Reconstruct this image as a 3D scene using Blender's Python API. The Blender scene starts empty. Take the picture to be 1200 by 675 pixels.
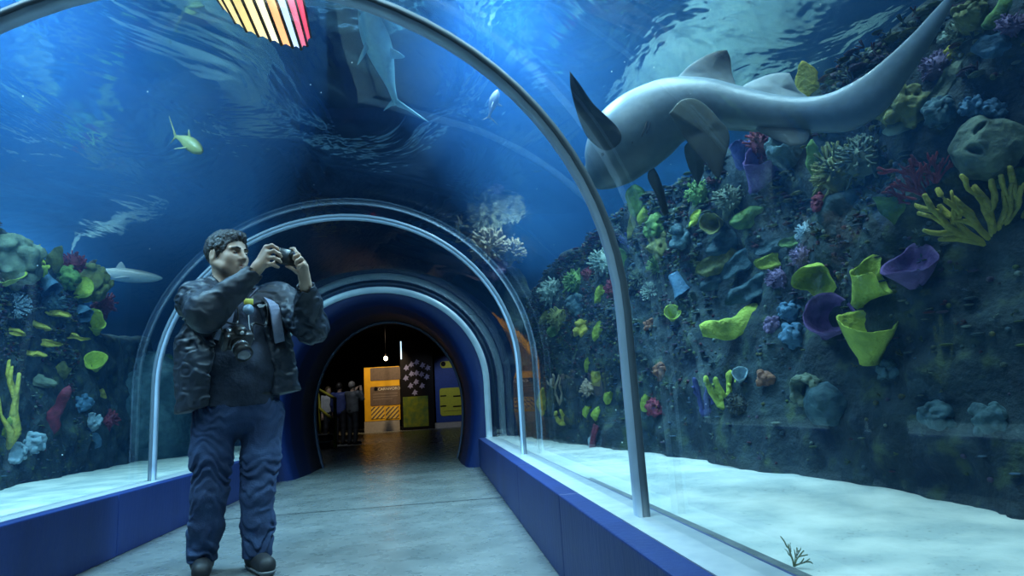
import bpy, math, random
import numpy as np
from mathutils import Vector, Matrix
random.seed(7); RNG = np.random.default_rng(7)
SC = bpy.context.scene
COL = SC.collection
PI = math.pi

# ------------------------------------------------------------------ camera
F_PX, PITCH, YAW, ROLL = 751.41, math.radians(10.25), math.radians(7.178), math.radians(-3.523)
EYE = np.array([0.0, 0.0, 0.742])
XC = -0.706                       # middle of the tunnel
_f = np.array([math.sin(YAW) * math.cos(PITCH), math.cos(YAW) * math.cos(PITCH), math.sin(PITCH)])
_r = np.array([math.cos(YAW), -math.sin(YAW), 0.0]); _u = np.cross(_r, _f)
CR = _r * math.cos(ROLL) + _u * math.sin(ROLL)
CU = -_r * math.sin(ROLL) + _u * math.cos(ROLL)
CF = _f
cd = bpy.data.cameras.new('camera'); cam = bpy.data.objects.new('camera', cd); COL.objects.link(cam)
cd.sensor_width = 36; cd.lens = F_PX / 1200 * 36; cd.clip_start = .02; cd.clip_end = 100
cam.matrix_world = Matrix(((CR[0], CU[0], -CF[0], EYE[0]), (CR[1], CU[1], -CF[1], EYE[1]), (CR[2], CU[2], -CF[2], EYE[2]), (0, 0, 0, 1)))
SC.camera = cam

def ray(u, v): return CF + CR * (u - 600) / F_PX - CU * (v - 337.5) / F_PX
def at_y(u, v, y): d = ray(u, v); return EYE + d * (y / d[1])
def at_z(u, v, z): d = ray(u, v); return EYE + d * ((z - EYE[2]) / d[2])
def depth(p): return float((np.asarray(p) - EYE) @ CF)

# ------------------------------------------------------------------ maths
def nrm(v): v = np.asarray(v, float); return v / (np.linalg.norm(v) + 1e-12)
def _hash(i, j, k):
    with np.errstate(over='ignore'):
        n = (i.astype(np.uint32) * np.uint32(374761393) + j.astype(np.uint32) * np.uint32(668265263) + k.astype(np.uint32) * np.uint32(2147483647 - 1013))
        n = (n ^ (n >> np.uint32(13))) * np.uint32(1274126177)
        n = n ^ (n >> np.uint32(16))
    return (n & np.uint32(0xffff)).astype(np.float32) / 65535.0
def vnoise(P):
    P = np.asarray(P, np.float32); I = np.floor(P).astype(np.int64); f = P - I; w = f * f * (3 - 2 * f)
    I = I.astype(np.int32); r = 0
    for a in (0, 1):
        for b in (0, 1):
            for c in (0, 1):
                ww = (w[..., 0] if a else 1 - w[..., 0]) * (w[..., 1] if b else 1 - w[..., 1]) * (w[..., 2] if c else 1 - w[..., 2])
                r = r + ww * _hash(I[..., 0] + a, I[..., 1] + b, I[..., 2] + c)
    return r
def fbm(P, o=4):
    P = np.asarray(P, np.float32); s = 0; a = .5
    for _ in range(o):
        s = s + a * vnoise(P); P = P * 2.03 + 7.7; a *= .5
    return s          # about 0..1, mean .47

# ------------------------------------------------------------------ scene helpers
def mesh_np(name, V, Fq):
    V = np.asarray(V, np.float32); me = bpy.data.meshes.new(name)
    if isinstance(Fq, np.ndarray):
        n, k = Fq.shape
        me.vertices.add(len(V)); me.vertices.foreach_set('co', V.ravel())
        me.loops.add(n * k); me.loops.foreach_set('vertex_index', Fq.astype(np.int32).ravel())
        me.polygons.add(n); me.polygons.foreach_set('loop_start', np.arange(0, n * k, k, dtype=np.int32))
        try: me.polygons.foreach_set('loop_total', np.full(n, k, np.int32))
        except Exception: pass
        me.update(calc_edges=True); me.validate()
    else:
        me.from_pydata([tuple(map(float, v)) for v in V], [], Fq); me.update()
    return me
def obj(name, geo, m, parent=None, smooth=True, loc=None, mats=None, midx=None):
    """one mesh object; loc = the origin given to it (the vertices are in world space)"""
    V, Fq = geo; V = np.asarray(V, float)
    o0 = np.array(loc if loc is not None else (V.min(0) + V.max(0)) / 2, float)
    me = mesh_np(name, V - o0, Fq)
    for mm in (mats or [m]): me.materials.append(mm)
    if midx is not None: me.polygons.foreach_set('material_index', np.asarray(midx, np.int32))
    if smooth: me.polygons.foreach_set('use_smooth', np.ones(len(me.polygons), bool))
    o = bpy.data.objects.new(name, me); COL.objects.link(o)
    if parent is not None:
        o.parent = parent; o.location = Vector(o0) - parent.location
    else: o.location = o0
    return o
def thing(name, label, cat, loc, group=None):
    o = bpy.data.objects.new(name, None); COL.objects.link(o); o.location = loc
    o.empty_display_size = .05
    return tag(o, label, cat, group)
def tag(o, label=None, cat=None, group=None, kind=None):
    if label: o['label'] = label
    if cat: o['category'] = cat
    if group: o['group'] = group
    if kind: o['kind'] = kind
    return o
def struct(o, label=None): return tag(o, label, None, None, 'structure')
def crease(o, deg=35):
    e = o.modifiers.new("crease", "EDGE_SPLIT"); e.split_angle = math.radians(deg); return o

class MB:
    """collects shapes into one mesh"""
    def __init__(s): s.V = []; s.F = []
    def add(s, V, F):
        b = len(s.V); s.V += [tuple(v) for v in V]; s.F += [tuple(int(i) + b for i in f) for f in F]; return s
    def geo(s): return np.array(s.V), s.F
def box(lo, hi):
    x0, y0, z0 = lo; x1, y1, z1 = hi
    V = [(x0,y0,z0),(x1,y0,z0),(x1,y1,z0),(x0,y1,z0),(x0,y0,z1),(x1,y0,z1),(x1,y1,z1),(x0,y1,z1)]
    return V, [(3,2,1,0),(4,5,6,7),(0,1,5,4),(1,2,6,5),(2,3,7,6),(3,0,4,7)]
def rbox(c, ax, half, bev=.15):
    """box with chamfered edges about c; ax = three unit axes, half = half sizes"""
    bm_v = []; b = bev * min(half); hx, hy, hz = half
    import itertools
    idx = {}
    for sx, sy, sz in itertools.product((-1, 1), repeat=3):
        for k in range(3):
            h = [hx, hy, hz]; q = [s * (h[i] - (0 if i == k else b)) for i, s in enumerate((sx, sy, sz))]
            idx[(sx, sy, sz, k)] = len(bm_v); bm_v.append(q)
    F = []
    for k in range(3):
        i, j = [a for a in range(3) if a != k]
        for s in (-1, 1):
            q = []
            for a, b2 in ((-1,-1),(1,-1),(1,1),(-1,1)):
                t = [0,0,0]; t[k] = s; t[i] = a; t[j] = b2; q.append(idx[(*t, k)])
            F.append(tuple(q))
    for k in range(3):                                   # edges along axis k
        i, j = [a for a in range(3) if a != k]
        for a, b2 in ((-1,-1),(1,-1),(1,1),(-1,1)):
            t0 = [0,0,0]; t0[k] = -1; t0[i] = a; t0[j] = b2; t1 = list(t0); t1[k] = 1
            F.append((idx[(*t0, i)], idx[(*t1, i)], idx[(*t1, j)], idx[(*t0, j)]))
    for s in itertools.product((-1, 1), repeat=3): F.append(tuple(idx[(*s, k)] for k in range(3)))
    V = np.array(bm_v) @ np.array([nrm(a) for a in ax]) + np.asarray(c)
    return [tuple(v) for v in V], fixn(V, F)
def fixn(V, F):
    c = np.mean(V, 0); out = []
    for f in F:
        p = np.array([V[i] for i in f]); n = np.cross(p[1] - p[0], p[2] - p[0])
        out.append(f if n @ (p.mean(0) - c) > 0 else f[::-1])
    return out
def frame_of(t, ref=(0, 0, 1)):
    t = nrm(t); ref = np.array(ref, float)
    if abs(t @ nrm(ref)) > .95: ref = np.array((1., 0, 0))
    a = nrm(np.cross(ref, t)); return a, np.cross(t, a)
def tube(pts, rad, n=8, caps=True, flat=1.0, ref=(0, 0, 1)):
    pts = [np.asarray(p, float) for p in pts]; m = len(pts)
    if np.isscalar(rad): rad = [rad] * m
    V = []; F = []
    for i in range(m):
        t = pts[min(i + 1, m - 1)] - pts[max(i - 1, 0)]
        a, b = frame_of(t, ref)
        for k in range(n):
            th = 2 * PI * k / n; V.append(pts[i] + rad[i] * (a * math.cos(th) + b * math.sin(th) * flat))
    for i in range(m - 1):
        for k in range(n): F.append((i*n+k, i*n+(k+1) % n, (i+1)*n+(k+1) % n, (i+1)*n+k))
    if caps:
        t0 = nrm(pts[0] - pts[1]); t1 = nrm(pts[-1] - pts[-2])
        V.append(pts[0] + t0 * rad[0] * .6); V.append(pts[-1] + t1 * rad[-1] * .6); c0 = len(V) - 2
        for k in range(n):
            F.append((c0, (k+1) % n, k)); F.append((c0+1, (m-1)*n+k, (m-1)*n+(k+1) % n))
    return V, F
def spline(pts, n=6):
    pts = [np.asarray(p, float) for p in pts]; out = []
    P = [2*pts[0]-pts[1]] + pts + [2*pts[-1]-pts[-2]]
    for i in range(1, len(P) - 2):
        for k in range(n):
            t = k / n; a, b, c, d = P[i-1], P[i], P[i+1], P[i+2]
            out.append(.5*((2*b)+(c-a)*t+(2*a-5*b+4*c-d)*t*t+(3*b-a-3*c+d)*t**3))
    out.append(pts[-1]); return out
def ball(c, r, n=10, m=7, A=None):
    V = []; F = []; c = np.asarray(c, float); r = np.broadcast_to(np.asarray(r, float), (3,))
    for i in range(m + 1):
        ph = PI * i / m
        for k in range(n):
            th = 2*PI*k/n; q = np.array([math.sin(ph)*math.cos(th), math.sin(ph)*math.sin(th), math.cos(ph)]) * r
            V.append(c + (q @ A if A is not None else q))
    for i in range(m):
        for k in range(n): F.append((i*n+k, (i+1)*n+k, (i+1)*n+(k+1) % n, i*n+(k+1) % n))
    return V, F
def disc_cyl(c, ax, r, h, n=20, r2=None):
    a = nrm(ax); c = np.asarray(c, float); r2 = r if r2 is None else r2
    p, q = frame_of(a); V = []; F = []
    for s, rr in ((0, r), (h, r2)):
        for k in range(n): th = 2*PI*k/n; V.append(c + a*s + rr*(p*math.cos(th)+q*math.sin(th)))
    for k in range(n): F.append((k, (k+1) % n, n+(k+1) % n, n+k))
    F.append(tuple(range(n))[::-1]); F.append(tuple(range(n, 2*n))); return V, F

# ------------------------------------------------------------------ solid fields -> one continuous skin
class Field:
    def __init__(s, lo, hi, h):
        s.lo = np.asarray(lo, float); s.h = h
        s.n = np.ceil((np.asarray(hi) - s.lo) / h).astype(int) + 1
        s.d = np.full(s.n, .06, np.float32)
    def _reg(s, lo, hi):
        a = np.maximum(np.floor((np.asarray(lo) - s.lo) / s.h).astype(int), 0)
        b = np.minimum(np.ceil((np.asarray(hi) - s.lo) / s.h).astype(int) + 1, s.n)
        if (b <= a).any(): return None, None
        g = np.stack(np.meshgrid(*[s.lo[i] + s.h * np.arange(a[i], b[i]) for i in range(3)], indexing='ij'), -1).astype(np.float32)
        return tuple(slice(a[i], b[i]) for i in range(3)), g
    def mix(s, lo, hi, fn, k=.02, cut=False):
        m = .06 if not cut else .01
        sl, P = s._reg(np.asarray(lo) - m, np.asarray(hi) + m)
        if sl is None: return s
        e = fn(P); d = s.d[sl]
        if cut:
            e = -e; hh = np.maximum(k - np.abs(d - e), 0) / k; s.d[sl] = np.maximum(d, e) + hh*hh*k/4
        else:
            hh = np.maximum(k - np.abs(d - e), 0) / k; s.d[sl] = np.minimum(d, e) - hh*hh*k/4
        return s
    def cap(s, a, b, ra, rb=None, k=.02, M=None, cut=False):
        rb = ra if rb is None else rb; a = np.asarray(a, float); b = np.asarray(b, float)
        g = 1.0 if M is None else 1.7
        lo = np.minimum(a - ra*g, b - rb*g); hi = np.maximum(a + ra*g, b + rb*g)
        MM = np.eye(3) if M is None else M
        ab = MM @ (b - a); L = float(ab @ ab) + 1e-9
        def fn(P):
            q = (P - a.astype(np.float32)) @ MM.T.astype(np.float32)
            t = np.clip((q @ ab.astype(np.float32)) / L, 0, 1)
            return np.sqrt(((q - t[..., None] * ab.astype(np.float32))**2).sum(-1)) - (ra + (rb - ra) * t)
        return s.mix(lo, hi, fn, k, cut)
    def chain(s, pts, rad, k=.02, M=None):
        for i in range(len(pts) - 1): s.cap(pts[i], pts[i+1], rad[i], rad[i+1], k, M)
        return s
    def ell(s, c, r, A=None, k=.02, cut=False):
        c = np.asarray(c, float); r = np.broadcast_to(np.asarray(r, float), (3,)); A = np.eye(3) if A is None else np.asarray(A)
        R = np.full(3, r.max())
        def fn(P):
            q = (P - c.astype(np.float32)) @ A.T.astype(np.float32)
            k0 = np.sqrt(((q / r)**2).sum(-1)); k1 = np.sqrt(((q / (r*r))**2).sum(-1)) + 1e-6
            return k0 * (k0 - 1) / k1
        return s.mix(c - R, c + R, fn, k, cut)
    def warp(s, fn):
        """adds fn(P) to the field near the surface (folds, lumps)"""
        idx = np.argwhere(np.abs(s.d) < .05)
        P = s.lo + idx * s.h; s.d[tuple(idx.T)] += fn(P).astype(np.float32); return s
    def skin(s, relax=1):
        d = s.d; S = d < 0
        cnt = sum(S[a:S.shape[0]-1+a, b:S.shape[1]-1+b, c:S.shape[2]-1+c].astype(np.int8) for a in (0,1) for b in (0,1) for c in (0,1))
        idx = np.argwhere((cnt > 0) & (cnt < 8))
        acc = np.zeros((len(idx), 3)); num = np.zeros(len(idx))
        for ax in range(3):
            o1, o2 = [i for i in range(3) if i != ax]
            for p in (0, 1):
                for q in (0, 1):
                    a = np.zeros(3, int); a[o1] = p; a[o2] = q; b = a.copy(); b[ax] = 1
                    va = d[tuple((idx + a).T)]; vb = d[tuple((idx + b).T)]
                    cr = (va < 0) != (vb < 0); t = np.where(cr, va / np.where(cr, va - vb, 1), 0)
                    acc += cr[:, None] * (a + t[:, None] * (b - a)); num += cr
        V = s.lo + (idx + acc / num[:, None]) * s.h
        ids = np.full(np.array(S.shape) - 1, -1, np.int32); ids[tuple(idx.T)] = np.arange(len(idx))
        Q = []
        for ax in range(3):
            o1, o2 = (ax + 1) % 3, (ax + 2) % 3
            sa = [slice(None)]*3; sb = [slice(None)]*3; sa[ax] = slice(0, -1); sb[ax] = slice(1, None)
            e = np.argwhere(S[tuple(sa)] != S[tuple(sb)])
            e = e[(e[:, o1] > 0) & (e[:, o2] > 0) & (e[:, o1] < S.shape[o1]-1) & (e[:, o2] < S.shape[o2]-1)]
            ins = S[tuple(e.T)]
            u1 = np.zeros(3, int); u1[o1] = 1; u2 = np.zeros(3, int); u2[o2] = 1
            q = np.stack([ids[tuple((e - u1 - u2).T)], ids[tuple((e - u2).T)], ids[tuple(e.T)], ids[tuple((e - u1).T)]], -1)
            q[~ins] = q[~ins][:, ::-1]; Q.append(q)
        Q = np.concatenate(Q); Q = Q[(Q >= 0).all(1)]
        return V, Q

# ------------------------------------------------------------------ materials
_M = {}
def nt(name):
    m = bpy.data.materials.new(name); m.use_nodes = True; t = m.node_tree; t.nodes.clear(); return m, t
def N(t, kind, **kw):
    n = t.nodes.new(kind)
    for k, v in kw.items():
        if k.startswith('_'): setattr(n, k[1:], v)
        else: n.inputs[k.replace('__', ' ')].default_value = v
    return n
def c4(c): return (*c, 1) if len(c) == 3 else c
def mat(name, c1, c2=None, rough=.6, scale=12, bump=0., metal=0., emit=None, estr=0., detail=4, bscale=None, spec=.5, lo=.35, hi=.65, stretch=(1, 1, 1), coat=0.):
    if name in _M: return _M[name]
    m, t = nt(name); L = t.links
    out = N(t, 'ShaderNodeOutputMaterial'); p = N(t, 'ShaderNodeBsdfPrincipled'); L.new(p.outputs[0], out.inputs[0])
    p.inputs['Roughness'].default_value = rough; p.inputs['Metallic'].default_value = metal
    p.inputs['Specular IOR Level'].default_value = spec; p.inputs['Coat Weight'].default_value = coat
    p.inputs['Base Color'].default_value = c4(c1)
    tc = N(t, 'ShaderNodeTexCoord'); mp = N(t, 'ShaderNodeMapping'); mp.inputs['Scale'].default_value = stretch
    L.new(tc.outputs['Object'], mp.inputs[0])
    if c2 is not None:
        nz = N(t, 'ShaderNodeTexNoise', Scale=scale, Detail=detail); L.new(mp.outputs[0], nz.inputs['Vector'])
        r = N(t, 'ShaderNodeValToRGB'); e = r.color_ramp.elements
        e[0].position = lo; e[0].color = c4(c1); e[1].position = hi; e[1].color = c4(c2)
        L.new(nz.outputs[0], r.inputs[0]); L.new(r.outputs[0], p.inputs['Base Color'])
    if bump:
        nb = N(t, 'ShaderNodeTexNoise', Scale=bscale or scale * 3, Detail=6); L.new(mp.outputs[0], nb.inputs['Vector'])
        b = N(t, 'ShaderNodeBump', Strength=min(1, bump), Distance=.02); L.new(nb.outputs[0], b.inputs['Height']); L.new(b.outputs[0], p.inputs['Normal'])
    if emit is not None:
        p.inputs['Emission Color'].default_value = c4(emit); p.inputs['Emission Strength'].default_value = estr
    _M[name] = m; return m

# ------------------------------------------------------------------ SETTING
HW, KERB, BAND, GL = 1.2, .354, 1.284, 1.3765          # floor half width, kerb height, blue band edge, glass half width
ZS, HZ = 1.032, 1.284                                   # spring line, rise of the vault
Y0, Y1, Y2, YP, YE = -1.6, 2.147, 5.081, 8.2, 11.5      # tunnel start, two joints, portal, tank end
ZW = 3.25                                               # water level
def arch(off=0., z0=KERB, n=40, nl=6):
    c, h = GL + off, HZ + off
    P = [(-c, z0 + (ZS - z0) * i / nl) for i in range(nl)]
    P += [(-c * math.cos(PI * i / n), ZS + h * math.sin(PI * i / n)) for i in range(n + 1)]
    P += [(c, ZS - (ZS - z0) * (i + 1) / nl) for i in range(nl)]
    return [(XC + x, z) for x, z in P]
def sweep_ring(inner, outer, ya, yb):
    """solid band between two equal-length outlines, from y=ya to y=yb"""
    n = len(inner); V = []
    for y in (ya, yb):
        V += [(x, y, z) for x, z in inner] + [(x, y, z) for x, z in outer]
    F = []
    for i in range(n - 1):
        a, b = i, i + 1
        F += [(a, b, 2*n+b, 2*n+a)[::-1], (n+a, n+b, 3*n+b, 3*n+a), (a, n+a, n+b, b)[::-1], (2*n+a, 3*n+a, 3*n+b, 2*n+b)]
    for i in (0, n - 1):
        q = (i, 2*n+i, 3*n+i, n+i); F.append(q if i == 0 else q[::-1])
    return np.array(V), [f[::-1] for f in F]

def acrylic():
    m, t = nt('clear_acrylic'); L = t.links
    out = N(t, 'ShaderNodeOutputMaterial'); tr = N(t, 'ShaderNodeBsdfTransparent', Color=(.93, .97, .985, 1))
    gl = N(t, 'ShaderNodeBsdfGlossy', Roughness=.015, Color=(1, 1, 1, 1)); mx = N(t, 'ShaderNodeMixShader')
    lw = N(t, 'ShaderNodeLayerWeight', Blend=.5); ge = N(t, 'ShaderNodeNewGeometry')
    pw = N(t, 'ShaderNodeMath', _operation='POWER'); pw.inputs[1].default_value = 5
    ma = N(t, 'ShaderNodeMath', _operation='MULTIPLY_ADD'); ma.inputs[1].default_value = .95; ma.inputs[2].default_value = .045
    inv = N(t, 'ShaderNodeMath', _operation='SUBTRACT'); inv.inputs[0].default_value = 1
    mu = N(t, 'ShaderNodeMath', _operation='MULTIPLY')
    tc = N(t, 'ShaderNodeTexCoord'); nz = N(t, 'ShaderNodeTexNoise', Scale=2.2, Detail=1); b = N(t, 'ShaderNodeBump', Strength=.022, Distance=.05)
    L.new(tc.outputs['Object'], nz.inputs['Vector']); L.new(nz.outputs[0], b.inputs['Height']); L.new(b.outputs[0], gl.inputs['Normal'])
    L.new(lw.outputs['Facing'], pw.inputs[0]); L.new(pw.outputs[0], ma.inputs[0]); L.new(ge.outputs['Backfacing'], inv.inputs[1])
    L.new(ma.outputs[0], mu.inputs[0]); L.new(inv.outputs[0], mu.inputs[1]); L.new(mu.outputs[0], mx.inputs[0])
    L.new(tr.outputs[0], mx.inputs[1]); L.new(gl.outputs[0], mx.inputs[2]); L.new(mx.outputs[0], out.inputs[0]); return m
M_AC = acrylic()
for k, (a, b) in enumerate(((Y0, Y1), (Y1, Y2), (Y2, YP))):
    struct(crease(obj(f'window_{k+1}', sweep_ring(arch(0, n=64), arch(.05, n=64), a, b), M_AC)), ['clear curved acrylic tunnel section nearest the camera', 'clear curved acrylic tunnel section between the two ring joints', 'clear curved acrylic tunnel section next to the blue portal'][k])

M_RIB = mat('rib_metal', (.44, .57, .70), (.35, .47, .60), rough=.35, scale=6)
M_GASK = mat('rubber_gasket', (.10, .14, .18), rough=.5)
for y, lab in ((Y1, 'large pale arched joint ring around the tunnel nearest the camera'), (Y2, 'smaller pale arched joint ring behind the standing man')):
    t = thing('joint_ring', lab, 'arch', (XC, y, KERB), 'arched joint rings of the acrylic tunnel')
    obj('ring_band', sweep_ring(arch(-.036), arch(.004), y - .026, y + .026), M_RIB, t)
    obj('gasket', sweep_ring(arch(-.022), arch(.002), y - .031, y - .026), M_GASK, t)
    obj('gasket', sweep_ring(arch(-.022), arch(.002), y + .026, y + .033), M_GASK, t)

# kerbs
M_KERB = mat('blue_paint', (.009, .027, .14), (.014, .040, .19), rough=.5, scale=3, bump=.15, bscale=40, stretch=(1, 1, .25))
M_LEDGE = mat('pale_ledge', (.62, .68, .72), (.5, .57, .63), rough=.35, scale=14)
for sgn, side in ((-1, 'left'), (1, 'right')):
    mb = MB(); y = Y0
    while y < YP - .01:
        y2 = min(y + 1.46, YP); xa, xb = XC + sgn * HW, XC + sgn * (BAND + .002)
        mb.add(*box((min(xa, xb), y + .003, 0), (max(xa, xb), y2 - .003, KERB))); y = y2
    xa, xb = XC + sgn * (HW + .02), XC + sgn * (GL + .09)
    mb.add(*box((min(xa, xb), Y0, 0), (max(xa, xb), YP, KERB - .012)))
    o = obj('wall_' + side, mb.geo(), M_KERB, smooth=False); struct(o, f'low blue kerb wall along the {side} side of the walkway')
    bv = o.modifiers.new('edge', 'BEVEL'); bv.width = .006; bv.segments = 2; bv.limit_method = 'ANGLE'
    xa, xb = XC + sgn * BAND, XC + sgn * (GL + .05)
    struct(obj('trim_' + ('1' if sgn < 0 else '2'), box((min(xa, xb), Y0, KERB - .011), (max(xa, xb), YP, KERB + .002)), M_LEDGE, smooth=False), f'pale ledge on top of the {side} kerb under the acrylic')

# floor
def floor_mat():
    m, t = nt('polished_concrete'); L = t.links
    out = N(t, 'ShaderNodeOutputMaterial'); p = N(t, 'ShaderNodeBsdfPrincipled'); L.new(p.outputs[0], out.inputs[0])
    tc = N(t, 'ShaderNodeTexCoord')
    n1 = N(t, 'ShaderNodeTexNoise', Scale=2.4, Detail=8, Roughness=.65); n2 = N(t, 'ShaderNodeTexNoise', Scale=11, Detail=4)
    L.new(tc.outputs['Object'], n1.inputs['Vector']); L.new(tc.outputs['Object'], n2.inputs['Vector'])
    r = N(t, 'ShaderNodeValToRGB'); e = r.color_ramp.elements; e[0].position = .32; e[0].color = (.125, .145, .15, 1); e[1].position = .7; e[1].color = (.25, .27, .27, 1)
    L.new(n1.outputs[0], r.inputs[0])
    sx = N(t, 'ShaderNodeSeparateXYZ'); L.new(tc.outputs['Object'], sx.inputs[0])
    prev = None                                           # two sawn joints across the walkway
    for yj in JOINTS:
        a = N(t, 'ShaderNodeMath', _operation='SUBTRACT'); a.inputs[1].default_value = yj; L.new(sx.outputs[1], a.inputs[0])
        b = N(t, 'ShaderNodeMath', _operation='ABSOLUTE'); L.new(a.outputs[0], b.inputs[0])
        c = N(t, 'ShaderNodeMath', _operation='LESS_THAN'); c.inputs[1].default_value = .02; L.new(b.outputs[0], c.inputs[0])
        if prev: d = N(t, 'ShaderNodeMath', _operation='MAXIMUM'); L.new(prev.outputs[0], d.inputs[0]); L.new(c.outputs[0], d.inputs[1]); prev = d
        else: prev = c
    mx = N(t, 'ShaderNodeMix', _data_type='RGBA'); L.new(prev.outputs[0], mx.inputs[0]); L.new(r.outputs[0], mx.inputs[6]); mx.inputs[7].default_value = (.05, .06, .065, 1)
    L.new(mx.outputs[2], p.inputs['Base Color'])
    rr = N(t, 'ShaderNodeMapRange'); rr.inputs[3].default_value = .16; rr.inputs[4].default_value = .42; L.new(n2.outputs[0], rr.inputs[0]); L.new(rr.outputs[0], p.inputs['Roughness'])
    b = N(t, 'ShaderNodeBump', Strength=.06, Distance=.02); L.new(n2.outputs[0], b.inputs['Height']); L.new(b.outputs[0], p.inputs['Normal'])
    return m
JOINTS = (float(at_z(360, 601, 0)[1]), float(at_z(470, 541, 0)[1]))
M_FLOOR = floor_mat()
struct(obj('floor', box((-12, Y0, -.2), (9, 34, 0)), M_FLOOR, smooth=False, loc=(0, 0, 0)), 'grey polished concrete walkway floor')

# tank shell
M_DEEP = mat('tank_wall_paint', (.006, .02, .05), (.01, .03, .07), rough=.8, scale=1.5)
XL, XR = -8.0, 6.0
struct(obj('wall_tank_left', box((XL - .2, Y0, -.2), (XL, YE, 4.2)), M_DEEP, smooth=False), 'dark blue far wall of the left tank')
struct(obj('wall_tank_right', box((XR, Y0, -.2), (XR + .2, YE, 4.2)), M_DEEP, smooth=False), 'dark blue far wall of the right tank')
mb = MB()
mb.add(*box((XL, YE, -.2), (XC - 1.45, YE + .2, 4.2))); mb.add(*box((XC + 1.45, YE, -.2), (XR, YE + .2, 4.2))); mb.add(*box((XC - 1.45, YE, 2.385), (XC + 1.45, YE + .2, 4.2)))
struct(obj('wall_tank_back', mb.geo(), M_DEEP, smooth=False), 'dark end wall of the tank around the portal')
struct(obj('ceiling', box((XL, Y0, 6.4), (XR, YE, 6.5)), mat('black_soffit', (.01, .012, .016), rough=.9), smooth=False), 'dark ceiling high above the tank')
struct(obj('wall_tank_front', box((XL, Y0 - .2, -.2), (XR, Y0, 4.2)), M_DEEP, smooth=False), 'dark wall behind the camera')

# water: the body (haze) and its rippled surface
def water_mat(name='sea_water', WSCAT=.016, WABS=.05):
    m, t = nt(name); L = t.links; out = N(t, 'ShaderNodeOutputMaterial')
    tr = N(t, 'ShaderNodeBsdfTransparent', Color=(1, 1, 1, 1)); L.new(tr.outputs[0], out.inputs['Surface'])
    s = N(t, 'ShaderNodeVolumeScatter', Color=(.09, .38, 1, 1), Density=WSCAT, Anisotropy=.25); a = N(t, 'ShaderNodeVolumeAbsorption', Color=(.18, .72, .95, 1), Density=WABS)
    ad = N(t, 'ShaderNodeAddShader'); L.new(s.outputs[0], ad.inputs[0]); L.new(a.outputs[0], ad.inputs[1]); L.new(ad.outputs[0], out.inputs['Volume']); return m
WSCAT, WABS = .017, .05
prof = [(XL + .01, -.1), (XL + .01, ZW)] + [(XR - .01, ZW), (XR - .01, -.1)] + [(x, z) for x, z in arch(.055, z0=-.1)][::-1]
n = len(prof); V = [(x, Y0 + .01, z) for x, z in prof] + [(x, YE - .01, z) for x, z in prof]
Fq = [(i, (i+1) % n, n + (i+1) % n, n + i)[::-1] for i in range(n)] + [tuple(range(n)), tuple(range(n, 2*n))[::-1]]
struct(obj('water_body', (np.array(V), [f[::-1] for f in Fq]), water_mat(), smooth=False), 'blue hazy sea water filling the tanks around the tunnel')
def prism(P, z0, z1):
    n = len(P); V = [(x, y, z0) for x, y in P] + [(x, y, z1) for x, y in P]
    return np.array(V), [tuple(range(n))[::-1], tuple(range(n, 2*n))] + [(k, (k+1) % n, n+(k+1) % n, n+k) for k in range(n)]
M_HAZE = water_mat('hazy_water', .085, .015)  # extra haze volume, added so the upper water glows near the lamps
for P, sd in (([(XL + .03, Y0 + .03), (-.42, Y0 + .03), (-.42, 2.6), (-.55, 3.5), (-1.1, 5.2), (-1.9, 7.2), (-2.6, 9.5), (-2.6, YE - .03), (XL + .03, YE - .03)], 'left'), ([(-.38, Y0 + .03), (XR - .03, Y0 + .03), (XR - .03, YE - .03), (1.3, YE - .03), (1.3, 9.5), (.7, 7.2), (.15, 5.2), (-.2, 3.5), (-.38, 2.6)], 'right')):
    struct(obj('water_added_haze', prism(P, 2.46, ZW - .03), M_HAZE, smooth=False), f'cloudy blue haze layer added under the water surface of the {sd} tank')
def surf_mat():
    m, t = nt('water_surface'); L = t.links; out = N(t, 'ShaderNodeOutputMaterial')
    tr = N(t, 'ShaderNodeBsdfTransparent', Color=(.85, .95, 1, 1)); gl = N(t, 'ShaderNodeBsdfGlossy', Roughness=.09, Color=(.75, .95, 1, 1)); mx = N(t, 'ShaderNodeMixShader'); mx.inputs[0].default_value = .6
    tc = N(t, 'ShaderNodeTexCoord'); mp = N(t, 'ShaderNodeMapping'); mp.inputs['Scale'].default_value = (1, .55, 1); mp.inputs['Rotation'].default_value = (0, 0, .5)
    nz = N(t, 'ShaderNodeTexNoise', Scale=1.1, Detail=4, Roughness=.5, Distortion=.8); b = N(t, 'ShaderNodeBump', Strength=.5, Distance=.14)
    L.new(tc.outputs['Object'], mp.inputs[0]); L.new(mp.outputs[0], nz.inputs['Vector']); L.new(nz.outputs[0], b.inputs['Height']); L.new(b.outputs[0], gl.inputs['Normal'])
    L.new(tr.outputs[0], mx.inputs[1]); L.new(gl.outputs[0], mx.inputs[2]); L.new(mx.outputs[0], out.inputs[0]); return m
struct(obj('water_surface', (np.array([(XL + .02, Y0 + .02, ZW - .02), (XR - .02, Y0 + .02, ZW - .02), (XR - .02, YE - .02, ZW - .02), (XL + .02, YE - .02, ZW - .02)]), [(3, 2, 1, 0)]), surf_mat(), smooth=False), 'rippled underside of the water surface overhead')

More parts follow.
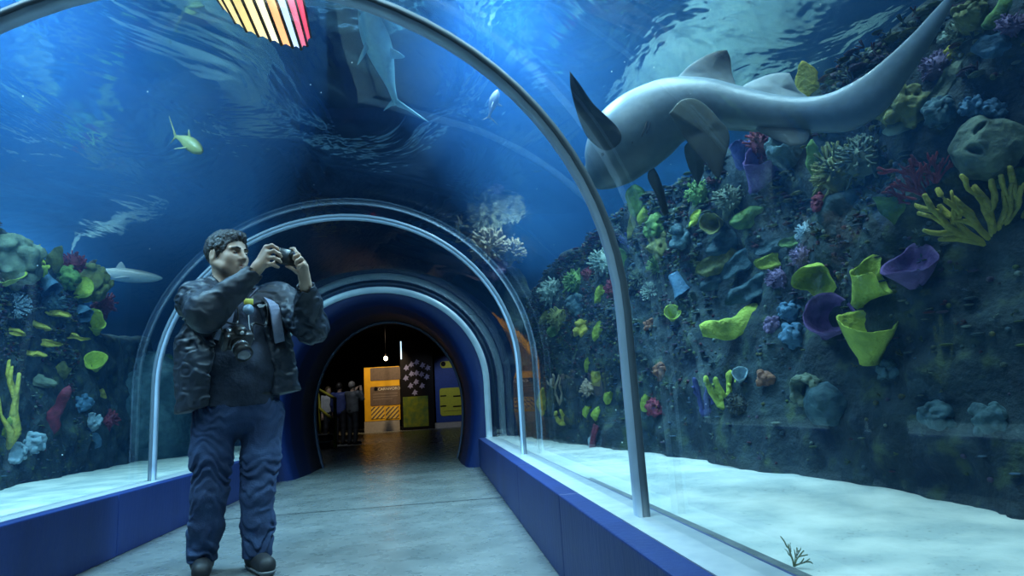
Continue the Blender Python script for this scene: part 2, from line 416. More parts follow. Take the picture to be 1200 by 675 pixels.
# sand
M_SAND = mat('pale_sand', (.60, .61, .55), (.36, .41, .39), rough=.95, scale=4, bump=.6, bscale=14, spec=.1, lo=.3, hi=.62)
def _speck():                                             # scattered dark grains and shell bits
    t = M_SAND.node_tree; L = t.links; p = [n for n in t.nodes if n.type == 'BSDF_PRINCIPLED'][0]; src = p.inputs['Base Color'].links[0].from_socket
    tc = [n for n in t.nodes if n.type == 'TEX_COORD'][0]; v = N(t, 'ShaderNodeTexNoise', Scale=75, Detail=2); w = N(t, 'ShaderNodeTexNoise', Scale=4, Detail=3)
    L.new(tc.outputs['Object'], v.inputs['Vector']); L.new(tc.outputs['Object'], w.inputs['Vector']); a = N(t, 'ShaderNodeMath', _operation='MULTIPLY_ADD'); a.inputs[1].default_value = .35; L.new(w.outputs[0], a.inputs[0]); L.new(v.outputs[0], a.inputs[2])
    g = N(t, 'ShaderNodeMapRange'); g.inputs[1].default_value = .86; g.inputs[2].default_value = .92; L.new(a.outputs[0], g.inputs[0])
    mx = N(t, 'ShaderNodeMix', _data_type='RGBA'); L.new(g.outputs[0], mx.inputs[0]); L.new(src, mx.inputs[6]); mx.inputs[7].default_value = (.20, .22, .19, 1); L.new(mx.outputs[2], p.inputs['Base Color'])
_speck()
def grid(fx, ys, ss):
    """fx(y, s) -> point arrays; returns mesh"""
    Y, S = np.meshgrid(ys, ss, indexing='ij'); P = fx(Y, S); a, b = Y.shape
    id = np.arange(a * b).reshape(a, b)
    return P.reshape(-1, 3), np.stack([id[:-1, :-1], id[1:, :-1], id[1:, 1:], id[:-1, 1:]], -1).reshape(-1, 4)
def sand_z(x, y, right):
    q = np.stack([x * 1.3, y * 1.3, np.full_like(x, 3.3)], -1)
    base = np.interp(y, [1.2, 2.0, 3.2, 4.5, 12], [.20, .23, .30, .335, .33]) if right else np.full_like(x, .325)
    z = base + .05 * (fbm(q, 4) - .47) + .014 * (fbm(q * 7, 3) - .47)
    if right: z = z - .15 * np.exp(-((x - (XC + GL + .05)) / (.11 + .05 * (vnoise(q * 3) - .5)))**2) * np.clip((3.4 - y) / 1.3, 0, 1)
    return z
def fxr(Y, S): x = XC + GL + .052 + (XR - .1 - XC - GL - .052) * S**1.6; return np.stack([x, Y, sand_z(x, Y, True)], -1)
def fxl(Y, S): x = XC - GL - .052 - (XC - GL - .052 - XL - .1) * S**1.6; return np.stack([x, Y, sand_z(x, Y, False)], -1)
struct(obj('ground_right', grid(fxr, np.linspace(Y0 + .1, YE - .05, 300), np.linspace(0, 1, 120)), M_SAND), 'pale sand bed of the right tank')
g = grid(fxl, np.linspace(Y0 + .1, YE - .05, 150), np.linspace(0, 1, 70)); struct(obj('ground_left', (g[0], g[1][:, ::-1]), M_SAND), 'pale sand bed of the left tank')

M_SILT = mat('silty_seal', (.10, .12, .125), (.05, .065, .07), rough=.8, scale=9, bump=.4)
struct(obj('trim_3', box((XC + GL + .05, Y0, .1), (XC + GL + .16, 4.0, .318)), M_SILT, smooth=False), 'dark silty seal strip along the foot of the right acrylic')
struct(obj('trim_4', box((XC - GL - .10, Y0, .1), (XC - GL - .05, YP, .322)), M_SILT, smooth=False), 'dark silty seal strip along the foot of the left acrylic')

# ------------------------------------------------------------------ reef walls
def ztop_r(y): return np.interp(y, [1, 2.3, 3.4, 4.1, 5, 7, 8, 9.5], [2.4, 2.36, 2.24, 2.16, 2.3, 2.18, 2.1, 1.7])
def ztop_l(y): return np.interp(y, [4.5, 5.5, 6.4, 7.1, 7.5, 7.8, 8.4, 9.6, 10.5, 11.4], [2.55, 2.5, 2.42, 2.3, 2.15, 1.85, 1.78, 1.92, 1.7, 1.4])
def xr_(y, z):
    b = np.interp(y, [0, 1.5, 2.2, 2.9, 3.7, 5.4, 6.8, 8.2, 10], [2.6, 2.32, 2.10, 1.92, 1.70, 1.38, 1.17, 1.08, 1.0])
    q = np.stack([y * 1.5, z * 1.5, np.full_like(y, 1.7)], -1)
    return b + .12 * (z - .3) + .34 * (fbm(q, 3) - .47) + .17 * (fbm(q * 4.3, 4) - .47)
def xl_(y, z):
    b = np.interp(y, [4, 5.7, 7.2, 9.1, 11], [-3.3, -3.46, -3.6, -3.86, -3.9])
    q = np.stack([y * 1.4, z * 1.4, np.full_like(y, 9.2)], -1)
    return b - .1 * (z - .3) - .34 * (fbm(q, 3) - .47) - .17 * (fbm(q * 4.3, 4) - .47)
def reef_hit(u, v):
    d = ray(u, v); ts = np.linspace(1.0, 14, 1600); P = EYE + ts[:, None] * d
    if d[0] > 0.05 and u > 560: h = P[:, 0] > xr_(P[:, 1], P[:, 2])
    else: h = P[:, 0] < xl_(P[:, 1], P[:, 2])
    return P[int(np.argmax(h))] if h.any() else P[-1]
def reef_mat():
    m, t = nt('reef_rock'); L = t.links
    out = N(t, 'ShaderNodeOutputMaterial'); p = N(t, 'ShaderNodeBsdfPrincipled', Roughness=.85); L.new(p.outputs[0], out.inputs[0]); p.inputs['Specular IOR Level'].default_value = .25
    tc = N(t, 'ShaderNodeTexCoord')
    n1 = N(t, 'ShaderNodeTexNoise', Scale=4.5, Detail=8, Roughness=.62); n2 = N(t, 'ShaderNodeTexNoise', Scale=9, Detail=5); n3 = N(t, 'ShaderNodeTexVoronoi', Scale=38); n4 = N(t, 'ShaderNodeTexNoise', Scale=34, Detail=3)
    for q in (n1, n2, n3, n4): L.new(tc.outputs['Object'], q.inputs['Vector'])
    r = N(t, 'ShaderNodeValToRGB'); e = r.color_ramp.elements; e[0].position = .3; e[0].color = (.006, .014, .018, 1); e[1].position = .78; e[1].color = (.045, .075, .078, 1)
    k = e.new(.5); k.color = (.017, .033, .038, 1); L.new(n1.outputs[0], r.inputs[0])
    r2 = N(t, 'ShaderNodeValToRGB'); e = r2.color_ramp.elements; e[0].position = .56; e[0].color = (0, 0, 0, 1); e[1].position = .7; e[1].color = (1, 1, 1, 1); L.new(n2.outputs[0], r2.inputs[0])
    mx = N(t, 'ShaderNodeMix', _data_type='RGBA'); L.new(r2.outputs[0], mx.inputs[0]); L.new(r.outputs[0], mx.inputs[6]); mx.inputs[7].default_value = (.045, .07, .035, 1)
    L.new(mx.outputs[2], p.inputs['Base Color'])
    ad = N(t, 'ShaderNodeMath', _operation='ADD'); L.new(n1.outputs[0], ad.inputs[0]); L.new(n4.outputs[0], ad.inputs[1])
    b = N(t, 'ShaderNodeBump', Strength=.6, Distance=.03); L.new(ad.outputs[0], b.inputs['Height']); L.new(b.outputs[0], p.inputs['Normal']); return m
M_REEF = reef_mat()
def reef(xf, ztop, ya, yb, sgn, name, lab, ny, nz):
    def fx(Y, S):
        zt = ztop(Y) + .16 * (fbm(np.stack([Y * 3, Y * 0, Y * 0 + sgn], -1), 3) - .47)
        s1 = np.clip(S, 0, 1); z = .05 + (zt - .05) * s1; x = xf(Y, z)
        o = np.clip(S - 1, 0, 1)                                    # over the top and down the back
        x = x + sgn * (.9 * (1 - np.cos(np.clip(o * 2, 0, 1) * PI / 2)) + .1 * o); z = z + .10 * np.sin(np.clip(o * 3, 0, 1) * PI) - 2.2 * np.clip(o - .45, 0, 1)
        q = np.stack([x, Y, z], -1); k = (fbm(q * 5 + 3, 3) - .47) * .08; x = x + sgn * k * (o > 0); z = z + k * (o > 0)
        return np.stack([x, Y, z], -1)
    V, Q = grid(fx, np.linspace(ya, yb, ny), np.linspace(0, 2, nz))
    return struct(obj(name, (V, Q if sgn > 0 else Q[:, ::-1]), M_REEF), lab)
reef(xr_, ztop_r, .2, 9.6, 1, 'hill_right', 'dark rocky reef wall of the right tank', 420, 220)
reef(xl_, ztop_l, 4.2, 11.4, -1, 'hill_left', 'dark rocky reef wall of the left tank', 330, 200)

# ------------------------------------------------------------------ portal
def prof_hole(w, top, n=46):
    """outline of the round hole, same point count as arch(n=40)"""
    c = .78; P = []
    zf = 0.0; a0 = math.asin(min(1, c / 1.9 / 1.0 * 1.0)) 
    kk = 7
    for i in range(kk): z = zf + (c - zf) * i / kk; P.append((-w * math.sqrt(max(0, 1 - ((c - z) / 1.75)**2)), z))
    nn = 53 - 2 * kk - 1
    for i in range(nn + 1): a = PI * i / nn; P.append((-w * math.cos(a), c + (top - c) * math.sin(a)))
    for i in range(kk): z = c - (c - zf) * (i + 1) / kk; P.append((w * math.sqrt(max(0, 1 - ((c - z) / 1.75)**2)), z))
    return [(XC + x, z) for x, z in P]
def loft_profiles(pr):
    n = len(pr[0][1]); V = [(x, y, z) for y, P in pr for x, z in P]; F = []
    for j in range(len(pr) - 1):
        for i in range(n - 1): F.append((j*n+i, (j+1)*n+i, (j+1)*n+i+1, j*n+i+1))
    return np.array(V), F
M_PBLUE = mat('portal_blue', (.005, .019, .10), (.008, .025, .125), rough=.45, scale=3)
M_PSHADE = mat('portal_blue_shaded', (.006, .014, .06), (.009, .018, .075), rough=.5, scale=3)  # portal blue darkened, shade inside the tube is put into the colour
M_PRING = mat('portal_seal', (.55, .66, .74), (.45, .57, .66), rough=.4, scale=8)
tp = thing('portal', 'round blue tunnel portal leading into the dark exhibition room', 'portal', (XC, YP, 0))
obj('seal_ring', sweep_ring(arch(-.075), arch(.0), YP - .03, YP + .04), M_PRING, tp)
A0 = arch(-.075, z0=0.0); A1 = arch(.06, z0=0.0)
obj('face', loft_profiles([(YP + .01, A1), (YP + .01, A0), (YP + .05, prof_hole(1.20, 2.19)), (YP + .16, prof_hole(1.165, 2.15)), (YP + .35, prof_hole(1.145, 2.13))]), M_PBLUE, tp)
obj('tube', loft_profiles([(YP + .35, prof_hole(1.145, 2.13)), (YP + .8, prof_hole(1.11, 2.11)), (YP + 1.75, prof_hole(1.10, 2.10)), (YP + 1.75, prof_hole(1.20, 2.2)), (YP + .5, prof_hole(1.25, 2.25))]), M_PSHADE, tp)
obj('rim', sweep_ring(prof_hole(1.075, 2.075), prof_hole(1.12, 2.12), YP + 1.70, YP + 1.80), mat('rim_grey', (.06, .075, .13), rough=.5), tp)
obj('outer_shell', sweep_ring(arch(.02, z0=0), arch(.056, z0=0), YP, YE), M_DEEP, tp)

# ------------------------------------------------------------------ SHARKS AND FISH
def tint_mat(name, rough=.5, scale=30, amt=.25, spec=.4):
    """body colour from per-vertex colours, own markings plus light and shade painted on the big shark, with fine mottling"""
    if name in _M: return _M[name]
    m, t = nt(name); L = t.links; out = N(t, 'ShaderNodeOutputMaterial'); p = N(t, 'ShaderNodeBsdfPrincipled', Roughness=rough); L.new(p.outputs[0], out.inputs[0])
    p.inputs['Specular IOR Level'].default_value = spec
    at = N(t, 'ShaderNodeAttribute'); at.attribute_name = 'marking_light'
    tc = N(t, 'ShaderNodeTexCoord'); nz = N(t, 'ShaderNodeTexNoise', Scale=scale, Detail=5); L.new(tc.outputs['Object'], nz.inputs['Vector'])
    mr = N(t, 'ShaderNodeMapRange'); mr.inputs[3].default_value = 1 - amt; mr.inputs[4].default_value = 1 + amt; L.new(nz.outputs[0], mr.inputs[0])
    vm = N(t, 'ShaderNodeVectorMath', _operation='SCALE'); L.new(at.outputs['Color'], vm.inputs[0]); L.new(mr.outputs[0], vm.inputs['Scale']); L.new(vm.outputs[0], p.inputs['Base Color'])
    b = N(t, 'ShaderNodeBump', Strength=.12, Distance=.01); L.new(nz.outputs[0], b.inputs['Height']); L.new(b.outputs[0], p.inputs['Normal'])
    _M[name] = m; return m
def set_marking_light(o, cols):
    a = o.data.color_attributes.new('marking_light', 'FLOAT_COLOR', 'POINT'); c = np.ones((len(cols), 4), np.float32); c[:, :3] = cols; a.data.foreach_set('color', c.ravel())
def fish_body(spine, half, wid, up=(0, 0, 1), n=28, sub=5):
    sp = spline(spine, sub); m = len(sp); tt = np.linspace(0, len(spine) - 1, m)
    hh = np.interp(tt, range(len(spine)), half); ww = np.interp(tt, range(len(spine)), wid)
    k = np.array([.25, .5, .25])
    for _ in range(2):
        hh[1:-1] = np.convolve(hh, k, 'valid'); ww[1:-1] = np.convolve(ww, k, 'valid')
    V = []; T = []
    for i in range(m):
        t = nrm(sp[min(i+1, m-1)] - sp[max(i-1, 0)]); s = nrm(np.cross(t, up)); u = np.cross(s, t)
        for j in range(n):
            a = 2*PI*j/n; ca, sa = math.cos(a), math.sin(a)
            V.append(sp[i] + s * ww[i] * ca + u * hh[i] * (sa if sa > 0 else sa * .96)); T.append(sa)
    F = [(i*n+j, (i+1)*n+j, (i+1)*n+(j+1) % n, i*n+(j+1) % n) for i in range(m-1) for j in range(n)]
    V += [sp[0] + (sp[0]-sp[1]) * .4, sp[-1]]; T += [0, 0]
    for j in range(n): F += [(m*n, j, (j+1) % n), (m*n+1, (m-1)*n+(j+1) % n, (m-1)*n+j)]
    return np.array(V), F, np.array(T)
def fin(pts, th):
    """lens-sectioned blade filling a closed outline of 3-D points"""
    P = np.array(spline(list(pts) + [pts[0]], 4)[:-1]); c = P.mean(0); n = len(P)
    nn = nrm(sum(np.cross(P[i] - c, P[(i+1) % n] - c) for i in range(n)))
    V = [*P]; F = []; rings = []
    for s in (1, -1):
        last = list(range(n))
        for sc, h in ((.97, .22), (.86, .5), (.66, .78), (.36, .96)):
            b = len(V); V += [c + (p - c) * sc + nn * th * h * s for p in P]; cur = list(range(b, b + n))
            for i in range(n):
                q = (last[i], last[(i+1) % n], cur[(i+1) % n], cur[i]); F.append(q if s > 0 else q[::-1])
            last = cur
        b = len(V); V.append(c + nn * th * s)
        for i in range(n): q = (last[i], last[(i+1) % n], b); F.append(q if s > 0 else q[::-1])
    return np.array(V), F
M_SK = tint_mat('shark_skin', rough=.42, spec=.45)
def shark_px(cx, cy, y): return at_y(650 + cx / 2.5, cy / 2.5, y)
sk = [(92, 520, 22, 3.26), (125, 505, 62, 3.22), (165, 468, 95, 3.16), (215, 412, 117, 3.10), (275, 366, 116, 3.04), (345, 327, 100, 2.96), (430, 310, 80, 2.88), (520, 318, 66, 2.80), (610, 331, 57, 2.71),
      (700, 337, 51, 2.62), (780, 335, 54, 2.54), (860, 320, 68, 2.46), (930, 277, 64, 2.38), (1000, 204, 46, 2.29), (1070, 122, 33, 2.20), (1130, 40, 22, 2.11), (1178, -30, 8, 2.03)]
spn = [shark_px(a, b, d) for a, b, h, d in sk]
hf = [h / 2.5 / F_PX * depth(p) for (a, b, h, d), p in zip(sk, spn)]
wr = [.9, .95, .95, .92, .9, .88, .85, .82, .78, .7, .6, .42, .3, .24, .22, .2, .2]
T0 = thing('shark', 'large grey shark with raised dark pectoral fin swimming past the right glass', 'shark', spn[5])
upv = nrm(np.array([-.18, -.1, 1.0]))
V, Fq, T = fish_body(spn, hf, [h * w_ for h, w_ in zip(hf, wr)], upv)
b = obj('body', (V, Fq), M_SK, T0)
k = np.clip((T + .55) / .9, 0, 1)[:, None]; k = k * k * (3 - 2 * k); set_marking_light(b, (1 - k) * np.array([.07, .10, .105]) + k * np.array([.17, .23, .27]))  # lit back and shaded belly of the shark are painted into its colours
M_FIN = tint_mat('fin_skin', rough=.6, spec=.2)
def shark_fin(name, outline, th, c_in, c_tip, lab=None, tip=None):
    pts = [shark_px(a, b2, d) for a, b2, d in outline]; g = fin(pts, th); o = obj(name, g, M_FIN, T0)
    tipp = np.array(pts[tip or 0]); dd = np.linalg.norm(g[0] - tipp, axis=1); q = np.clip(1.25 - 1.6 * dd / dd.max(), 0, 1)[:, None]
    set_marking_light(o, (1 - q) * np.array(c_in) + q * np.array(c_tip)); 
    if lab: o['label'] = lab
shark_fin('pectoral_fin', [(44, 208, 2.74), (75, 248, 2.76), (112, 302, 2.80), (152, 340, 2.86), (186, 376, 2.92), (196, 412, 2.95), (152, 442, 2.96), (102, 410, 2.94), (76, 362, 2.88), (60, 314, 2.80), (46, 255, 2.75)], .013, (.075, .085, .085), (.018, .02, .022), 'dark raised pectoral fin')  # shade on the fin's underside is put into its dark grey
shark_fin('pectoral_fin', [(335, 625, 3.34), (318, 628, 3.34), (298, 575, 3.3), (272, 520, 3.25), (285, 490, 3.2), (302, 510, 3.22), (322, 565, 3.3)], .010, (.06, .07, .07), (.03, .035, .035))
shark_fin('dorsal_fin', [(505, 146, 2.88), (515, 172, 2.88), (519, 212, 2.88), (530, 252, 2.87), (520, 290, 2.86), (430, 285, 2.92), (345, 262, 2.98), (362, 226, 2.98), (398, 190, 2.95), (442, 163, 2.92), (480, 149, 2.89)], .010, (.30, .36, .38), (.025, .03, .032), 'taller front dorsal fin with a dark tip')
shark_fin('dorsal_fin', [(688, 214, 2.67), (702, 242, 2.66), (714, 264, 2.66), (742, 288, 2.65), (690, 305, 2.66), (610, 300, 2.74), (545, 262, 2.80), (600, 228, 2.76), (650, 214, 2.71)], .010, (.32, .38, .40), (.24, .29, .31), 'shorter rear dorsal fin')
shark_fin('pelvic_fin', [(335, 332, 2.73), (370, 294, 2.72), (412, 290, 2.71), (452, 316, 2.70), (478, 346, 2.69), (506, 378, 2.69), (512, 415, 2.69), (497, 470, 2.70), (480, 522, 2.71), (446, 484, 2.72), (404, 436, 2.74), (372, 390, 2.76)], .009, (.065, .08, .07), (.035, .042, .036), None, 8)
shark_fin('pelvic_fin', [(420, 545, 3.1), (436, 500, 3.08), (440, 440, 3.04), (415, 410, 3.02), (380, 430, 3.06), (392, 490, 3.1)], .008, (.09, .11, .10), (.06, .07, .065))
shark_fin('anal_fin', [(690, 428, 2.60), (735, 420, 2.57), (748, 380, 2.57), (700, 362, 2.62), (620, 368, 2.69), (590, 380, 2.71), (640, 406, 2.66)], .009, (.06, .085, .09), (.05, .07, .075))
GILL = mat('gill_dark', (.02, .024, .026), rough=.6)
def on_side(cx, cy, i, k=.99):
    c_ = spn[i]; p_ = shark_px(cx, cy, sk[i][3]); h_ = hf[i]; w_ = h_ * wr[i]; q = min(.95, abs(float((p_ - c_) @ upv)) / h_)
    return p_ + nrm(EYE - p_) * w_ * math.sqrt(1 - q * q) * k
for a, b2, i in ((236, 396, 3), (250, 386, 3), (264, 376, 4), (278, 366, 4)):
    obj('gill_slit', tube(spline([on_side(a - 9, b2 + 24, i), on_side(a, b2, i, 1.0), on_side(a + 6, b2 - 22, i)], 3), .0045, 6, flat=.6), GILL, T0)
e_ = on_side(140, 452, 2, 1.0); obj('eye', ball(e_, .008, 12, 8), mat('fish_eye', (.01, .01, .01), rough=.1), T0)

def small_shark(px, nose_px, y0, y1, hpx, lab, name='shark', body=(.40, .46, .45), fins=True, up=(0, 0, 1), cat='shark'):
    """slim fish between two pixels (tail -> nose), at distances y0 -> y1"""
    a = at_y(*px, y0); c = at_y(*nose_px, y1); h = hpx / F_PX * depth((a + c) / 2); L_ = np.linalg.norm(c - a)
    f = [0, .1, .22, .36, .5, .64, .78, .9, .98]; hh = [.25, .3, .42, .72, .95, 1, .85, .55, .15]
    sp = [a + (c - a) * q + np.array([0, 0, math.sin(q * 5) * h * .15]) for q in f]
    t = thing(name, lab, cat, sp[4]); V, Fq, T = fish_body(sp, [h * q for q in hh], [h * q * (.35 if i < 2 else .85) for i, q in enumerate(hh)], up, n=16, sub=4)
    b = obj('body', (V, Fq), M_SK, t); k = np.clip((T + .3) / .7, 0, 1)[:, None]; set_marking_light(b, (1 - k) * np.array(body) * 1.15 + k * np.array(body) * .8)
    if fins:
        d = nrm(c - a); s = nrm(np.cross(d, up)); u = np.cross(s, d)
        def fn(nm, base, w, out, dirv, sweep):
            o = a + d * L_ * base; g = fin([o + d * w * L_ * .5, o + dirv * out * h + d * (-sweep) * h, o - d * w * L_ * .6 + dirv * out * h * .25, o - d * w * L_ * .5], h * .1)
            q = obj(nm, g, M_SK, t); set_marking_light(q, np.tile(np.array(body) * .8, (len(g[0]), 1)))
        fn('dorsal_fin', .55, .16, 1.9, u, .5); fn('tail_fin', .03, .10, 2.4, u, 1.6); fn('tail_fin', .03, .08, 1.3, -u, 1.0)
        fn('pectoral_fin', .68, .12, 2.1, nrm(s - .35 * u), 1.2); fn('pectoral_fin', .68, .12, 2.1, nrm(-s - .35 * u), 1.2)
    return t
small_shark((86, 320), (192, 325), 9.6, 9.0, 8.5, 'pale slender shark swimming beyond the left reef top behind the man')
small_shark((464, 122), (424, -6), 4.4, 3.7, 17, 'teal shark seen from below above the tunnel roof', up=(.3, -.9, .25), body=(.22, .42, .42))
small_shark((205, 160), (238, 177), 4.6, 4.5, 9, 'yellowish fish high over the left tank', 'fish', (.22, .24, .07), True, (0, -.5, 1), 'fish')
small_shark((573, 138), (583, 104), 4.4, 4.2, 6, 'small tan fish swimming upright inside the near ring', 'fish', (.34, .31, .24), True, (.9, -.3, .2), 'fish')

# ------------------------------------------------------------------ CORALS AND SPONGES
def CM(name, c, c2=None, bump=.5, bs=45, scale=14): return mat('coral_' + name, c, c2 or tuple(x * .55 for x in c), rough=.75, scale=scale, bump=bump, bscale=bs, spec=.25)
LIME = CM('lime', (.46, .58, .08), (.24, .33, .045), scale=9, bump=.8); YEL = CM('yellow', (.44, .40, .06), (.24, .24, .04), bump=.8); GRN = CM('green', (.15, .28, .07), (.06, .13, .04)); OLV = CM('olive', (.18, .20, .06), (.08, .10, .04))
PUR = CM('purple', (.16, .10, .28), (.08, .05, .16)); MAR = CM('maroon', (.20, .03, .05), (.09, .02, .03)); RED = CM('red', (.30, .05, .06), (.15, .03, .04)); BLU = CM('blue', (.07, .17, .26), (.035, .09, .15))
TEA = CM('teal', (.05, .11, .13), (.022, .055, .07)); PAL = CM('pale', (.30, .40, .34), (.16, .24, .20)); ORA = CM('orange', (.22, .10, .055), (.12, .055, .035)); TAN = CM('tan', (.36, .29, .19), (.2, .17, .12)); SKY = CM('ice', (.27, .38, .43), (.16, .26, .31)); LIL = CM('lilac', (.16, .12, .22), (.08, .06, .12)); DRK = CM('dark', (.05, .065, .05), (.025, .03, .03)); SAG = CM('sage', (.14, .19, .13), (.07, .10, .075)); DBL = CM('indigo', (.06, .075, .24), (.03, .04, .13))
# every maker returns (vertices, faces) with the stalk at the origin, growing along +Z, about one unit tall; X is across
def wav(a, s, amp): return 1 + amp * (math.sin(2*a + s) + .6 * math.sin(3*a + 2.1*s) + .4 * math.sin(5*a + s*.7)) / 2
def mk_funnel(s, w=.55, stem=.16, th=.06, wavy=.15, cup=1.0, lip=0., n=44):
    P = [(stem, 0), (stem*1.05, .12), (stem + (w-stem)*.35, .4), (stem + (w-stem)*.75, .72), (w, 1.0), (w*(1+lip), 1.04), (w*.93, .99), (w*.70, .72), ((w*.42), .45), (w*.2, 1-cup*.66), (.01, 1-cup*.7)]
    V = []; F = []
    for r, z in P:
        for k in range(n):
            a = 2*PI*k/n; q = z**2; f = 1 + (wav(a, s, wavy*2) - 1) * q; V.append((r*f*math.cos(a), r*f*math.sin(a), z + wavy * .5 * q * math.sin(2*a + s*1.7)))
    m = len(P)
    for i in range(m-1):
        for k in range(n): F.append((i*n+k, i*n+(k+1) % n, (i+1)*n+(k+1) % n, (i+1)*n+k))
    F.append(tuple(range(n))[::-1]); return np.array(V), F
def mk_plate(s, w=.5, th=.09, wavy=.12, tip=1.0, n=40):
    """shelf growing along +Z, wide in X, thin in Y, with a ruffled lip"""
    V = []; F = []; rings = 7
    for side in (1, -1):
        for i in range(rings + 1):
            q = i / rings
            for k in range(n):
                a = 2*PI*k/n; r = q * wav(a, s, wavy); x = r * w * math.cos(a); z = .5 + r * .5 * math.sin(a)
                if z > .5: x *= 1 - (1 - tip) * min(1, (z - .5) * 2)
                y = side * th * (1 - q**4) + .12 * math.sin(x * 6 / w * .7 + s) * q * .5 + (z - .5)**2 * .25
                V.append((x, y, z))
    h = (rings+1) * n
    for sd in (0, 1):
        for i in range(rings):
            for k in range(n):
                q = (sd*h+i*n+k, sd*h+i*n+(k+1) % n, sd*h+(i+1)*n+(k+1) % n, sd*h+(i+1)*n+k); F.append(q if sd else q[::-1])
    for k in range(n): a, b = rings*n+k, rings*n+(k+1) % n; F.append((a, b, h+b, h+a))
    return np.array(V), F
def mk_leaf(s, w=.22, th=.05, n=14, bend=.1, ruf=.06):
    V = []; F = []
    for i in range(n+1):
        t = i / n; ww = w * (math.sin(PI * (t*.92+.08))**.7) * (1 + ruf*math.sin(t*17+s)) + .02
        for k in range(12):
            a = 2*PI*k/12; V.append((ww*math.cos(a) + bend*math.sin(t*3+s), th*math.sin(a)*(1.2-t) + bend*.6*t*t, t))
    for i in range(n):
        for k in range(12): F.append((i*12+k, i*12+(k+1) % 12, (i+1)*12+(k+1) % 12, (i+1)*12+k))
    F += [tuple(range(12))[::-1], tuple(range(n*12, n*12+12))]; return np.array(V), F
def mk_fan(s, nb=7, spread=1.0, r=.05, fork=2, flat=.25, seg=5, droop=0.):
    rg = random.Random(int(s*100)); mb = MB()
    def branch(p, ang, ln, rad, lvl):
        pts = [np.array(p)]; a = ang; tilt = rg.uniform(-.3, .3) * flat
        for i in range(seg):
            a += rg.uniform(-.16, .16) - droop * (1 if a < 0 else -1) * -.05
            pts.append(pts[-1] + np.array([math.sin(a), tilt + rg.uniform(-.1, .1) * flat, math.cos(a)]) * ln / seg)
        mb.add(*tube(pts, [rad*(1.12-.3*i/seg) for i in range(seg)] + [rad*.7], 7))
        if lvl > 0:
            for q, sg in ((2, 1), (3, -1), (4, 1))[:rg.choice((2, 3))]:
                branch(pts[q], a + sg * rg.uniform(.25, .5), ln * rg.uniform(.42, .62), rad*.85, lvl-1)
    for i in range(nb): branch((0, 0, 0), (i/(max(nb-1, 1))-.5)*spread*2.2 + rg.uniform(-.08, .08), rg.uniform(.72, 1.0), r, fork-1)
    return mb.geo()
def mk_bush(s, n=60, r=.03, ln=.46, round_=.9):
    rg = random.Random(int(s*100)); mb = MB()
    for i in range(n):
        d = nrm([rg.gauss(0, 1), rg.gauss(0, 1), rg.gauss(.35, .8)]); L1 = ln * rg.uniform(.7, 1.05); c = np.array([0, 0, .45]); d2 = nrm(d + np.array([rg.uniform(-.5, .5) for _ in range(3)]))
        mb.add(*tube([c + d*.05, c + d*L1*.55, c + d*L1*.55 + d2*L1*.45], [r*1.3, r*1.2, r*1.35], 5))
    mb.add(*tube([(0, 0, -.1), (0, 0, .45)], [.12, .2], 8)); mb.add(*ball((0, 0, .45), .36*round_, 14, 10)); return mb.geo()
def mk_lump(s, n=26, R=.5, r=(.10, .2), flat=1.0):
    rg = random.Random(int(s*100)); f = Field((-.85, -.85, -.3), (.85, .85, 1.15), .038); f.ell((0, 0, .35), (R*.8, R*.8*flat, R*.75), k=.05)
    for i in range(n):
        d = nrm([rg.gauss(0, 1), rg.gauss(0, 1), rg.gauss(.3, .9)]); q = rg.uniform(*r); f.ell(np.array([0, 0, .38]) + d*np.array([R, R*flat, R])*.85, q, k=.03)
    f.warp(lambda P: (vnoise(P*14) - .5) * .03); return f.skin()
def mk_dome(s, hole=True, sq=(.5, .5, .55)):
    f = Field((-.75, -.75, -.3), (.75, .75, 1.0), .03); f.ell((0, 0, .2), sq, k=.05); f.ell((.12, .1, .35), (.38, .4, .36), k=.1)
    if hole: f.ell((-.12, -.05, .74), (.13, .08, .26), k=.05, cut=True); f.ell((.16, .12, .70), (.05, .11, .12), k=.05, cut=True)
    f.warp(lambda P: (fbm(P*4 + s, 3) - .47) * .10); return f.skin()
def mk_barrel(s, w=.4, hole=.27):
    f = Field((-.75, -.75, -.25), (.75, .75, 1.2), .028); f.cap((0, 0, 0), (0, 0, .62), w*.8, w, k=.05)
    for k in range(9): a = 2*PI*k/9 + s; f.ell((w*.78*math.cos(a), w*.78*math.sin(a), .83 + .06*math.sin(3*a+s)), (.14, .14, .17), k=.05)
    f.cap((0, 0, .45), (0, 0, 1.25), hole*.8, hole*1.15, k=.05, cut=True); f.warp(lambda P: (fbm(P*6 + s, 3) - .47) * .09); return f.skin()
def mk_fingers(s, n=5, r=.07, spread=.35):
    rg = random.Random(int(s*100)); mb = MB(); mb.add(*ball((0, 0, .05), (.22, .16, .14)))
    for i in range(n):
        x = (i/(max(n-1, 1))-.5)*spread*2; h = rg.uniform(.6, 1.0); b = rg.uniform(-.1, .1)
        mb.add(*tube(spline([(x*.35, rg.uniform(-.05, .05), 0), (x*.7, b*.4, h*.4), (x*1.0+b*.5, b, h*.75), (x*1.05+b, b*1.2, h)], 3), [r*1.15]*4 + [r]*4 + [r*.95, r*.7], 8))
        if i % 2 == 0: mb.add(*tube([(x*.75, b*.4, h*.45), (x*.75+.12, b, h*.6), (x*.75+.15, b, h*.78)], [r*.9, r*.85, r*.65], 8))
    return mb.geo()
